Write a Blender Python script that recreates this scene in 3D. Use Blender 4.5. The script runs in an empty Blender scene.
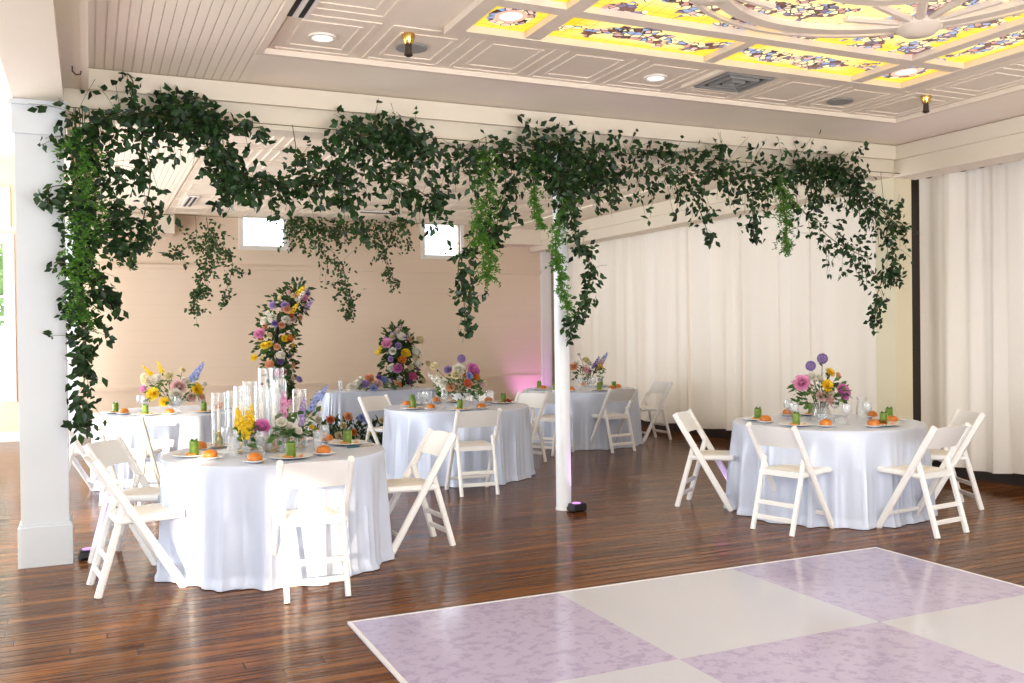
import bpy, math, random
from mathutils import Vector, Matrix
R = random.Random(7)
SC = bpy.context.scene
COL = SC.collection
PI = math.pi

# ------------------------------------------------------------------ materials
def mat(name, col=(.8, .8, .8), rough=.5, metal=0., spec=.5, emit=None, estr=1., trans=0., coat=0., sheen=0.):
    m = bpy.data.materials.new(name); m.use_nodes = True
    b = m.node_tree.nodes['Principled BSDF']
    b.inputs['Base Color'].default_value = (*col, 1)
    b.inputs['Roughness'].default_value = rough
    b.inputs['Metallic'].default_value = metal
    b.inputs['Specular IOR Level'].default_value = spec
    b.inputs['Coat Weight'].default_value = coat
    b.inputs['Sheen Weight'].default_value = sheen
    if emit:
        b.inputs['Emission Color'].default_value = (*emit, 1); b.inputs['Emission Strength'].default_value = estr
    return m

class G:
    """small node-graph helper"""
    def __init__(s, m):
        s.m = m; s.t = m.node_tree; s.n = s.t.nodes; s.b = s.n['Principled BSDF']
    def new(s, typ, **kw):
        n = s.n.new(typ)
        for k, v in kw.items(): setattr(n, k, v)
        return n
    def link(s, a, b): s.t.links.new(a, b)
    def put(s, sock, v):
        if isinstance(v, bpy.types.NodeSocket): s.link(v, sock)
        else: sock.default_value = v
    def math(s, op, a, b=0., c=0.):
        n = s.new('ShaderNodeMath', operation=op)
        s.put(n.inputs[0], a); s.put(n.inputs[1], b); s.put(n.inputs[2], c)
        return n.outputs[0]
    def mix(s, f, a, b):
        n = s.new('ShaderNodeMix', data_type='RGBA')
        s.put(n.inputs['Factor'], f)
        for i, v in ((6, a), (7, b)):
            if isinstance(v, bpy.types.NodeSocket): s.link(v, n.inputs[i])
            else: n.inputs[i].default_value = (*v[:3], 1)
        return n.outputs[2]
    def noise(s, vec, scale, detail=3, rough=.5):
        n = s.new('ShaderNodeTexNoise'); s.link(vec, n.inputs['Vector'])
        n.inputs['Scale'].default_value = scale; n.inputs['Detail'].default_value = detail
        n.inputs['Roughness'].default_value = rough
        return n.outputs['Fac']
    def pos(s): return s.new('ShaderNodeNewGeometry').outputs['Position']
    def uv(s): return s.new('ShaderNodeTexCoord').outputs['UV']
    def xyz(s, v):
        n = s.new('ShaderNodeSeparateXYZ'); s.link(v, n.inputs[0]); return n.outputs
    def comb(s, x, y, z=0.):
        n = s.new('ShaderNodeCombineXYZ')
        for i, v in enumerate((x, y, z)): s.put(n.inputs[i], v)
        return n.outputs[0]
    def step(s, v, lo, hi):
        n = s.new('ShaderNodeMapRange', interpolation_type='SMOOTHSTEP')
        s.put(n.inputs['Value'], v); n.inputs['From Min'].default_value = lo; n.inputs['From Max'].default_value = hi
        return n.outputs[0]
    def ramp(s, f, stops, const=False):
        n = s.new('ShaderNodeValToRGB'); e = n.color_ramp.elements
        if const: n.color_ramp.interpolation = 'CONSTANT'
        while len(e) < len(stops): e.new(1)
        for i, (p, c) in enumerate(stops): e[i].position = p; e[i].color = (*c, 1)
        s.link(f, n.inputs[0]); return n.outputs[0]
    def bump(s, h, strength=.3, dist=.01):
        n = s.new('ShaderNodeBump'); s.link(h, n.inputs['Height'])
        n.inputs['Strength'].default_value = strength; n.inputs['Distance'].default_value = dist
        s.link(n.outputs[0], s.b.inputs['Normal'])

def painted(name, col, rough=.55, var=.06, scale=1.5):
    m = mat(name, col, rough); g = G(m)
    f = g.noise(g.pos(), scale, 4)
    g.link(g.mix(f, tuple(c*(1-var) for c in col), tuple(min(1, c*(1+var)) for c in col)), g.b.inputs['Base Color'])
    return m

M = {}
M['ceiling'] = painted('ceiling_paint', (.84, .74, .615), .55, .04)
M['beam'] = painted('beam_paint', (.78, .70, .57), .5, .04)
M['column'] = painted('column_paint', (.66, .69, .70), .45, .03)
M['pillar'] = painted('pillar_paint', (.74, .67, .48), .5, .04)
M['pole'] = painted('pole_paint', (.76, .78, .79), .35, .02)
M['dark'] = mat('dark_wall', (.035, .022, .018), .6)
M['white_trim'] = painted('white_trim', (.84, .80, .74), .5, .03)
# back wall : pinkish beige plaster boards
m = mat('back_wall', rough=.6); g = G(m); p = g.pos(); x, y, z = g.xyz(p)
f = g.noise(p, .7, 4)
base = g.mix(f, (.73, .575, .43), (.80, .655, .51))
seam = g.math('GREATER_THAN', g.math('ABSOLUTE', g.math('SUBTRACT', g.math('FRACT', g.math('DIVIDE', z, .2)), .5)), .485)
g.link(g.mix(g.math('MULTIPLY', seam, .10), base, (.38, .27, .2)), g.b.inputs['Base Color'])
M['back_wall'] = m
# beadboard
m = mat('beadboard', rough=.5); g = G(m); x, y, z = g.xyz(g.pos())
fr = g.math('ABSOLUTE', g.math('SUBTRACT', g.math('FRACT', g.math('DIVIDE', x, .058)), .5))
gr = g.step(fr, .40, .5)
g.link(g.mix(g.math('MULTIPLY', gr, .6), (.95, .86, .72), (.72, .59, .46)), g.b.inputs['Base Color'])
g.bump(g.math('SUBTRACT', 1., gr), .6, .012); M['beadboard'] = m
# plank floor, boards along X
m = mat('plank_floor', rough=.2, spec=.10); g = G(m); p = g.pos(); x, y, z = g.xyz(p)
row = g.math('DIVIDE', y, .083); rid = g.math('FLOOR', row)
wn = g.new('ShaderNodeTexWhiteNoise', noise_dimensions='1D'); g.link(rid, wn.inputs['W'])
xo = g.math('ADD', x, g.math('MULTIPLY', wn.outputs['Value'], 9.))
bid = g.math('FLOOR', g.math('DIVIDE', xo, 2.7))
wn2 = g.new('ShaderNodeTexWhiteNoise', noise_dimensions='2D'); g.link(g.comb(rid, bid), wn2.inputs['Vector'])
grain = g.noise(g.comb(g.math('MULTIPLY', xo, 1.6), g.math('MULTIPLY', y, 34.), rid), 1., 5, .65)
big = g.noise(g.comb(g.math('MULTIPLY', x, .5), g.math('MULTIPLY', y, .9)), 1., 3)
t = g.math('ADD', g.math('MULTIPLY', grain, .75), g.math('ADD', g.math('MULTIPLY', wn2.outputs['Value'], .14), g.math('MULTIPLY', big, .34)))
colr = g.ramp(t, [(.36, (.026, .008, .0015)), (.54, (.105, .036, .007)), (.68, (.21, .080, .017)), (.86, (.36, .16, .045))])
edge = g.math('ABSOLUTE', g.math('SUBTRACT', g.math('FRACT', row), .5))
wav = g.noise(g.comb(g.math('MULTIPLY', x, 2.5), rid), 1., 3)
seam = g.step(g.math('ADD', edge, g.math('MULTIPLY', g.math('SUBTRACT', wav, .5), .26)), .43, .50)
ex = g.math('ABSOLUTE', g.math('SUBTRACT', g.math('FRACT', g.math('DIVIDE', xo, 2.7)), .5))
seam = g.math('MAXIMUM', seam, g.math('GREATER_THAN', ex, .4988))
g.link(g.mix(g.math('MULTIPLY', seam, .8), colr, (.015, .007, .004)), g.b.inputs['Base Color'])
wide = g.noise(g.comb(g.math('MULTIPLY', x, .8), g.math('MULTIPLY', y, 9.)), 1., 2)
g.link(g.math('ADD', .04, g.math('MULTIPLY', grain, .15)), g.b.inputs['Roughness'])
h = g.math('SUBTRACT', g.math('ADD', g.math('MULTIPLY', grain, .35), g.math('MULTIPLY', wide, .8)), g.math('MULTIPLY', seam, 1.2))
g.bump(h, .42, .008); M['floor'] = m
# chequered dance floor
DX, DY, DT = 1.194, 4.745, 1.216
m = mat('dance_vinyl', rough=.12); g = G(m); p = g.pos(); x, y, z = g.xyz(p)
u = g.math('DIVIDE', g.math('SUBTRACT', x, DX), DT); v = g.math('DIVIDE', g.math('SUBTRACT', DY, y), DT)
par = g.math('MODULO', g.math('ADD', g.math('FLOOR', u), g.math('FLOOR', v)), 2.)
n1 = g.noise(p, 15., 6, .7); n2 = g.noise(p, 30., 4, .6)
toile = g.math('MULTIPLY', g.step(n1, .50, .58), g.math('ADD', .45, g.math('MULTIPLY', n2, .9)))
lav = g.mix(toile, (.465, .425, .59), (.385, .345, .51))
g.link(g.mix(par, lav, (.53, .54, .62)), g.b.inputs['Base Color']); M['dance'] = m
M['dance_edge'] = mat('dance_edge', (.72, .71, .74), .3)
# satin cloth
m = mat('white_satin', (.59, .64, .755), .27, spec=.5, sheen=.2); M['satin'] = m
m = mat('curtain_cloth', (.86, .80, .72), .8); g = G(m); p = g.pos(); x, y, z = g.xyz(p)
f = g.noise(g.comb(g.math('MULTIPLY', y, 3.), g.math('MULTIPLY', z, .25)), 1., 2)
g.link(g.mix(f, (.88, .81, .71), (.92, .90, .87)), g.b.inputs['Base Color'])
tl = g.new('ShaderNodeBsdfTranslucent'); tl.inputs[0].default_value = (.95, .86, .72, 1); mxs = g.new('ShaderNodeMixShader'); mxs.inputs[0].default_value = .25
g.link(g.b.outputs[0], mxs.inputs[1]); g.link(tl.outputs[0], mxs.inputs[2]); g.link(mxs.outputs[0], g.n['Material Output'].inputs[0]); M['curtain'] = m
M['resin'] = mat('white_resin', (.87, .86, .83), .38)
M['seat'] = mat('ivory_vinyl', (.84, .79, .70), .45)
M['metal'] = mat('dark_metal', (.12, .10, .08), .4, .8)
M['brass'] = mat('brass', (.72, .48, .16), .25, 1.)
M['black'] = mat('black_plastic', (.015, .015, .018), .4)
M['grey'] = mat('grey_grille', (.32, .31, .29), .6)
M['porcelain'] = mat('white_porcelain', (.86, .85, .83), .2)
M['bread'] = painted('golden_bread', (.58, .20, .03), .3, .45, 30)
M['cucumber'] = painted('cucumber_skin', (.15, .24, .03), .4, .7, 45)
M['cucumber2'] = painted('cucumber_flesh', (.50, .58, .14), .45, .3, 40)
M['carrot'] = painted('orange_garnish', (.75, .33, .06), .5, .3, 60)
M['red'] = painted('red_beet', (.42, .05, .03), .45, .3, 40)
M['teal'] = mat('teal_handle', (.02, .12, .15), .35)
M['wax'] = mat('candle_wax', (.88, .82, .72), .5)
M['wicker'] = mat('dark_stand', (.05, .03, .02), .6)

def thin_glass(name, tint=(1, 1, 1), refl=.9, haze=0.):
    m = bpy.data.materials.new(name); m.use_nodes = True; t = m.node_tree; n = t.nodes
    for q in list(n): n.remove(q)
    o = n.new('ShaderNodeOutputMaterial'); tr = n.new('ShaderNodeBsdfTransparent'); gl = n.new('ShaderNodeBsdfGlossy')
    df = n.new('ShaderNodeBsdfDiffuse'); df.inputs[0].default_value = (.9, .92, .93, 1)
    tr.inputs[0].default_value = (*tint, 1); gl.inputs['Roughness'].default_value = .08
    lw = n.new('ShaderNodeLayerWeight'); lw.inputs[0].default_value = .35
    mx = n.new('ShaderNodeMixShader'); m2 = n.new('ShaderNodeMixShader'); m2.inputs[0].default_value = haze
    mu = n.new('ShaderNodeMath'); mu.operation = 'MULTIPLY'; mu.inputs[1].default_value = refl
    t.links.new(lw.outputs['Fresnel'], mu.inputs[0]); t.links.new(mu.outputs[0], mx.inputs[0])
    t.links.new(tr.outputs[0], m2.inputs[1]); t.links.new(df.outputs[0], m2.inputs[2])
    t.links.new(m2.outputs[0], mx.inputs[1]); t.links.new(gl.outputs[0], mx.inputs[2]); t.links.new(mx.outputs[0], o.inputs[0])
    return m
M['glass'] = thin_glass('clear_glass', (.985, .99, .99), .35, .07)
M['pane'] = thin_glass('window_glass', (.98, .99, 1), .25, 0.)
M['cutglass'] = thin_glass('cut_glass', (.98, .985, .99), .4, .14)

def leafy(name, c0, c1, tr=.25, rough=.45):
    m = mat(name, c0, rough); g = G(m)
    ri = g.new('ShaderNodeNewGeometry').outputs['Random Per Island']
    c = g.mix(ri, c0, c1); g.link(c, g.b.inputs['Base Color'])
    tl = g.new('ShaderNodeBsdfTranslucent'); g.link(c, tl.inputs[0])
    mx = g.new('ShaderNodeMixShader'); mx.inputs[0].default_value = tr
    g.link(g.b.outputs[0], mx.inputs[1]); g.link(tl.outputs[0], mx.inputs[2])
    g.link(mx.outputs[0], g.n['Material Output'].inputs[0]); return m
M['leaf'] = leafy('smilax_leaf', (.006, .022, .006), (.028, .085, .014), .2)
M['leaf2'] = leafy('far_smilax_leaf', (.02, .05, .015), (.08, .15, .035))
M['fern'] = leafy('asparagus_fern', (.035, .15, .012), (.13, .30, .03), .35)
M['foliage'] = leafy('bouquet_foliage', (.04, .11, .03), (.16, .28, .08), .3)
M['vine'] = mat('vine_stem', (.10, .09, .03), .6)
PET = dict(pink=(.90, .46, .67), magenta=(.80, .30, .62), hot=(.80, .20, .42), peach=(.88, .52, .33), white=(.90, .87, .78), cream=(.88, .80, .55),
           yellow=(.90, .66, .04), orange=(.88, .36, .06), coral=(.86, .28, .16), lavender=(.50, .38, .66), blue=(.36, .44, .74), purple=(.34, .22, .52),
           blush=(.88, .64, .62), red=(.55, .06, .05))
PM = {k: leafy('petal_'+k, tuple(c*.85 for c in v), v, .3, .6) for k, v in PET.items()}

# ------------------------------------------------------------------ mesh building
class MB:
    def __init__(s): s.v = []; s.f = []; s.uv = {}
    def add(s, vs, fs):
        o = len(s.v); s.v += [tuple(v) for v in vs]; s.f += [tuple(i+o for i in f) for f in fs]
    def box(s, x0, x1, y0, y1, z0, z1):
        s.add([(x0, y0, z0), (x1, y0, z0), (x1, y1, z0), (x0, y1, z0), (x0, y0, z1), (x1, y0, z1), (x1, y1, z1), (x0, y1, z1)],
              [(3, 2, 1, 0), (4, 5, 6, 7), (0, 1, 5, 4), (1, 2, 6, 5), (2, 3, 7, 6), (3, 0, 4, 7)])
    def bar(s, p0, p1, w, d, side=(1, 0, 0), c=.25):
        """rounded bar p0->p1, w across 'side', d across the third axis"""
        p0, p1 = Vector(p0), Vector(p1); a = (p1-p0).normalized(); sd = Vector(side)
        sd = (sd-a*sd.dot(a)).normalized(); t = a.cross(sd); k = min(w, d)*c
        pr = [(w/2, d/2-k), (w/2-k, d/2), (-w/2+k, d/2), (-w/2, d/2-k), (-w/2, -d/2+k), (-w/2+k, -d/2), (w/2-k, -d/2), (w/2, -d/2+k)]
        s.add([q+sd*i+t*j for q in (p0, p1) for i, j in pr],
              [tuple(range(7, -1, -1)), tuple(range(8, 16))]+[(i, (i+1) % 8, 8+(i+1) % 8, 8+i) for i in range(8)])
    def tube(s, pts, r, n=6, cap=True):
        pts = [Vector(p) for p in pts]; rs = r if isinstance(r, (list, tuple)) else [r]*len(pts)
        o = len(s.v); N = len(pts); ref = Vector((0, 0, 1))
        if abs((pts[-1]-pts[0]).normalized().z) > .9: ref = Vector((1, 0, 0))
        for i, p in enumerate(pts):
            d = (pts[min(i+1, N-1)]-pts[max(i-1, 0)])
            d = d.normalized() if d.length > 1e-9 else Vector((0, 0, 1))
            a = d.cross(ref)
            a = a.normalized() if a.length > 1e-6 else Vector((1, 0, 0))
            b = d.cross(a)
            for k in range(n):
                th = 2*PI*k/n; s.v.append(tuple(p+(a*math.cos(th)+b*math.sin(th))*rs[i]))
        for i in range(N-1):
            for k in range(n):
                s.f.append((o+i*n+k, o+i*n+(k+1) % n, o+(i+1)*n+(k+1) % n, o+(i+1)*n+k))
        if cap: s.f.append(tuple(o+k for k in range(n))); s.f.append(tuple(o+(N-1)*n+k for k in range(n-1, -1, -1)))
    def lathe(s, prof, n=20, c=(0, 0, 0), close=True):
        o = len(s.v)
        for r, z in prof:
            for k in range(n):
                th = 2*PI*k/n; s.v.append((c[0]+r*math.cos(th), c[1]+r*math.sin(th), c[2]+z))
        for i in range(len(prof)-1):
            for k in range(n): s.f.append((o+i*n+k, o+i*n+(k+1) % n, o+(i+1)*n+(k+1) % n, o+(i+1)*n+k))
        if close:
            s.f.append(tuple(o+k for k in range(n-1, -1, -1))); q = o+(len(prof)-1)*n; s.f.append(tuple(q+k for k in range(n)))
    def leaf(s, base, d, up, L, W, fold=.25):
        d = d.normalized(); sd = d.cross(up)
        sd = sd.normalized() if sd.length > 1e-6 else Vector((1, 0, 0))
        nn = sd.cross(d); m = base+d*L*.42
        s.add([base, m+sd*W*.5+nn*W*fold*.5, m, m-sd*W*.5+nn*W*fold*.5, base+d*L*.8+sd*W*.22, base+d*L*.8-sd*W*.22, base+d*L-nn*L*.06],
              [(0, 1, 2), (0, 2, 3), (2, 1, 4), (3, 2, 5), (2, 4, 6, 5)])
    def grid(s, fn, nu, nv, wrap=False):
        o = len(s.v)
        for j in range(nv+1):
            for i in range(nu+(0 if wrap else 1)): s.v.append(tuple(fn(i/nu, j/nv)))
        w = nu if wrap else nu+1
        for j in range(nv):
            for i in range(nu):
                a = o+j*w+i; b = o+j*w+((i+1) % w if wrap else i+1)
                s.f.append((a, b, b+w, a+w))
    def mesh(s, name, m, smooth=True):
        me = bpy.data.meshes.new(name); me.from_pydata(s.v, [], s.f); me.validate(); me.update()
        if m: me.materials.append(m)
        if smooth:
            for q in me.polygons: q.use_smooth = True
            try: me.set_sharp_from_angle(angle=math.radians(40))
            except Exception: pass
        return me
    def build(s, name, m, parent=None, smooth=True, loc=None):
        o = bpy.data.objects.new(name, s.mesh(name, m, smooth)); COL.objects.link(o)
        if parent: o.parent = parent
        if loc: o.location = loc
        return o

def tag(o, label, cat, group=None, kind=None):
    o['label'] = label; o['category'] = cat
    if group: o['group'] = group
    if kind: o['kind'] = kind
    return o
def thing(name, label, cat, loc=(0, 0, 0), rz=0., group=None):
    o = bpy.data.objects.new(name, None); COL.objects.link(o); o.empty_display_size = .1
    o.location = loc; o.rotation_euler.z = rz
    return tag(o, label, cat, group)
def struct(mb, name, m, smooth=False):
    o = mb.build(name, m, None, smooth); o['kind'] = 'structure'; return o
def dup(root, loc, rz=0., label=None, scale=None):
    r = root.copy(); COL.objects.link(r); r.location = loc; r.rotation_euler = (0, 0, rz)
    if scale: r.scale = (scale,)*3
    if label: r['label'] = label
    for ch in list(root.children):
        c = ch.copy(); COL.objects.link(c); c.parent = r
        for gch in list(ch.children):
            d = gch.copy(); COL.objects.link(d); d.parent = c
    return r

# ------------------------------------------------------------------ room shell
YB = 15.4; ZC = 3.31
b = MB(); b.box(-4.6, 8.1, -6, 15.6, -.1, 0); struct(b, 'floor', M['floor'])
# back wall with two small high windows and one tall window at the left
def wall_xz(mb, x0, x1, z0, z1, y0, y1, holes):
    xs = sorted({x0, x1, *[h[0] for h in holes], *[h[1] for h in holes]}); zs = sorted({z0, z1, *[h[2] for h in holes], *[h[3] for h in holes]})
    for a, c in zip(xs, xs[1:]):
        for d, e in zip(zs, zs[1:]):
            mx, mz = (a+c)/2, (d+e)/2
            if not any(h[0] < mx < h[1] and h[2] < mz < h[3] for h in holes): mb.box(a, c, y0, y1, d, e)
W1 = (2.27, 2.93, 2.95, 3.42); W2 = (5.33, 5.99, 2.87, 3.42); W3 = (-3.9, -1.12, .72, 2.89); W4 = (-3.9, -1.12, 3.22, 3.60)
b = MB(); wall_xz(b, -4.6, 8.1, 0, 4.2, YB, YB+.2, [W1, W2, W3, W4]); struct(b, 'wall_back', M['back_wall'])
def window(name, w, y=YB, fw=.12, mid=None):
    x0, x1, z0, z1 = w; f = MB()
    f.box(x0-fw, x0, y-.04, y+.05, z0-fw, z1+fw); f.box(x1, x1+fw, y-.04, y+.05, z0-fw, z1+fw)
    f.box(x0, x1, y-.04, y+.05, z0-fw, z0); f.box(x0, x1, y-.04, y+.05, z1, z1+fw)
    if mid: f.box(x0, x1, y-.01, y+.04, mid-.03, mid+.03)
    o = struct(f, name, M['white_trim']); q = MB(); q.box(x0, x1, y+.08, y+.09, z0, z1)
    p = q.build('pane', M['pane'], o, False); return o
window('window_1', W1, fw=.07); window('window_2', W2, fw=.07); window('window_3', W3, fw=.14, mid=1.8); window('window_4', W4, fw=.10)
b = MB(); b.box(-.6, 7.7, YB-.05, YB-.001, 2.56, 2.62); struct(b, 'trim_1', M['back_wall'])
b = MB(); b.box(-.6, 7.7, YB-.03, YB-.001, .68, .73); struct(b, 'trim_2', M['back_wall'])
b = MB(); b.box(-4.4, 7.7, YB-.03, YB-.001, 0, .14); struct(b, 'baseboard_back', M['white_trim'])
# boxed cornice on the back wall, left and right of the window bay
b = MB(); b.box(-.43, 1.19, YB-.55, YB-.001, 3.05, 3.42); struct(b, 'trim_3', M['ceiling'])
b = MB(); b.box(6.62, 7.75, YB-.55, YB-.001, 3.05, 3.42); struct(b, 'trim_4', M['ceiling'])
b = MB(); b.box(7.56, 7.74, YB-.09, YB-.001, 0, 3.05); struct(b, 'trim_5', M['white_trim'])
# right wall (dark, behind the curtains) and left / front walls
b = MB(); b.box(8.0, 8.1, -6, YB, 0, 3.4); struct(b, 'wall_right', M['dark'])
b = MB(); b.box(7.94, 7.999, -6, YB, 0, .2); struct(b, 'baseboard_right', M['dark'])
def wall_yz(mb, x0, x1, y0, y1, z0, z1, holes):
    ys = sorted({y0, y1, *[h[0] for h in holes], *[h[1] for h in holes]}); zs = sorted({z0, z1, *[h[2] for h in holes], *[h[3] for h in holes]})
    for a, c in zip(ys, ys[1:]):
        for d, e in zip(zs, zs[1:]):
            my, mz = (a+c)/2, (d+e)/2
            if not any(h[0] < my < h[1] and h[2] < mz < h[3] for h in holes): mb.box(x0, x1, a, c, d, e)
b = MB(); wall_yz(b, -4.7, -4.6, -6, 15.6, 0, 4.2, [(-4.95, -4.1, .3, 2.9), (-3.3, -2.75, .3, 2.9), (-.45, 1.1, .3, 2.9)])
struct(b, 'wall_left', M['white_trim'])
b = MB(); b.box(-4.7, 8.1, -6.1, -6, 0, 4.2); struct(b, 'wall_front_sun_block', M['white_trim'])  # unseen wall behind the camera, added solid to keep the sun out

# ------------------------------------------------------------------ ceilings, beams, columns
SX0, SX1, SY0, SY1 = 1.96, 5.66, 1.56, 5.26            # skylight outer frame
def slab_ring(mb, x0, x1, y0, y1, h, z0, z1):
    hx0, hx1, hy0, hy1 = h
    mb.box(x0, x1, y0, hy0, z0, z1); mb.box(x0, x1, hy1, y1, z0, z1); mb.box(x0, hx0, hy0, hy1, z0, z1); mb.box(hx1, x1, hy0, hy1, z0, z1)
b = MB(); slab_ring(b, 1.03, 6.46, -4.6, 6.06, (SX0, SX1, SY0, SY1), ZC+.02, ZC+.2)
b.box(1.03, 6.62, 7.7, 14.7, ZC+.02, ZC+.2)
struct(b, 'ceiling', M['ceiling'])
b = MB()                                                # plain margin around the pressed panels
b.box(6.46, 7.6, -6, 6.9, ZC, ZC+.2); b.box(1.03, 6.46, 6.06, 6.9, ZC, ZC+.2); b.box(1.03, 6.46, -6, -4.6, ZC, ZC+.2)
b.box(6.62, 8.1, 7.1, 15.5, ZC, ZC+.2); b.box(1.03, 6.62, 7.1, 7.7, ZC, ZC+.2); b.box(1.03, 6.62, 14.7, 15.5, 3.42, 3.6); b.box(7.6, 8.1, -6, 7.1, ZC, ZC+.2)
struct(b, 'ceiling_margin', painted('ceiling_margin_paint', (.93, .84, .71), .55, .04))
b = MB(); b.box(-.02, 1.03, -6, 6.92, ZC, ZC+.2); b.box(-.1, 1.03, 7.1, 15.4, ZC, ZC+.2); struct(b, 'ceiling_beadboard', M['beadboard'])
b = MB(); b.box(-4.7, -.43, -6, 15.5, 4.1, 4.2); struct(b, 'ceiling_left_aisle', M['beam'])
# pressed panel mouldings (part of the ceiling relief)
def moulding(mb, x0, x1, y0, y1, z, w=.03, d=.006):
    mb.box(x0, x1, y0, y0+w, z-d, z+.01); mb.box(x0, x1, y1-w, y1, z-d, z+.01)
    mb.box(x0, x0+w, y0+w, y1-w, z-d, z+.01); mb.box(x1-w, x1, y0+w, y1-w, z-d, z+.01)
b = MB(); TP = .603
for i in range(9):
    x0 = 1.03+i*TP
    for (ya, yb) in [(SY1+.03, 6.06)]+[(SY1-.72*(k+1), SY1-.72*k) for k in range(8)]:
        inside = x0+TP > SX0+.05 and x0 < SX1-.05 and ya < SY1-.05
        if inside: continue
        moulding(b, x0+.035, x0+TP-.035, ya+.03, yb-.03, ZC+.02); moulding(b, x0+.12, x0+TP-.12, ya+.14, yb-.14, ZC+.02, .02)
    for k in range(9):
        ya = 7.75+k*.765
        moulding(b, x0+.03, x0+TP-.03, ya+.03, ya+.735, ZC+.02); moulding(b, x0+.12, x0+TP-.12, ya+.13, ya+.635, ZC+.02, .02)
struct(b, 'trim_6', M['ceiling'])
b = MB(); moulding(b, .99, 6.5, -4.64, 6.10, ZC+.004, .045, .02); struct(b, 'trim_7', M['ceiling'])
# beam that carries the garland, across the room
b = MB(); b.box(-.14, 7.33, 6.92, 7.10, 3.0, 3.18); b.box(-.14, 7.33, 6.88, 7.14, 3.18, 3.32)
b.box(-.14, 7.33, 6.845, 6.88, 3.165, 3.30); b.box(-.14, 7.33, 6.90, 6.92, 3.0, 3.035); b.box(-.14, 7.33, 7.10, 7.14, 3.0, 3.035); struct(b, 'beam_across', M['beam'])
# beam along the left column line and its stepped side
b = MB(); b.box(-.43, -.13, -6, 15.4, 3.06, 4.1); struct(b, 'beam_left', M['beam'])
b = MB(); b.box(-.13, -.005, -6, 6.845, 3.16, 3.5); b.box(-.13, -.005, 7.14, 14.8, 3.16, 3.5); struct(b, 'beam_step', M['beam'])
b = MB(); b.box(-.02, .02, -6, 6.845, 3.145, 3.33); struct(b, 'trim_8', M['beam'])
# beam above the curtains, near and far bay
b = MB(); b.box(7.33, 7.62, -6, 6.9, 2.99, 3.32); b.box(7.30, 7.33, -6, 6.88, 3.165, 3.30); b.box(7.30, 7.33, -6, 6.88, 2.99, 3.02)
b.box(7.33, 7.62, 7.1, 15.35, 2.96, 3.32); b.box(7.30, 7.33, 7.14, 15.35, 3.12, 3.3); struct(b, 'beam_right', M['beam'])
def column(name, x0, x1, y0, y1, m, top, label):
    b = MB(); b.box(x0, x1, y0, y1, 0, top); t = b.build(name, m, None, False); t['kind'] = 'structure'
    b = MB(); b.box(x0-.02, x1+.02, y0-.02, y1+.02, 0, .26); b.box(x0-.012, x1+.012, y0-.012, y1+.012, .26, .28); b.build('plinth', m, t, False)
    b = MB(); b.box(x0-.015, x1+.015, y0-.015, y1+.015, 2.84, top-.002); b.box(x0-.035, x1+.035, y0-.035, y1+.035, top-.035, top-.001); b.build('capital', m, t, False)
    return t
column('column_left', -.425, -.14, 6.87, 7.15, M['column'], 3.06, '')
column('column_far_left', -.425, -.14, 13.9, 14.18, M['column'], 3.06, '')
b = MB(); b.box(7.31, 7.54, 6.88, 7.13, 0, 3.0); pw = struct(b, 'column_right', M['pillar'])
b = MB(); b.lathe([(.07, 0), (.07, .015), (.064, .02), (.064, 2.88), (.085, 2.9), (.10, 2.96), (.10, 3.0)], 24, (3.635, 7.0, 0)); struct(b, 'column_pole', M['pole'], True)

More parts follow.
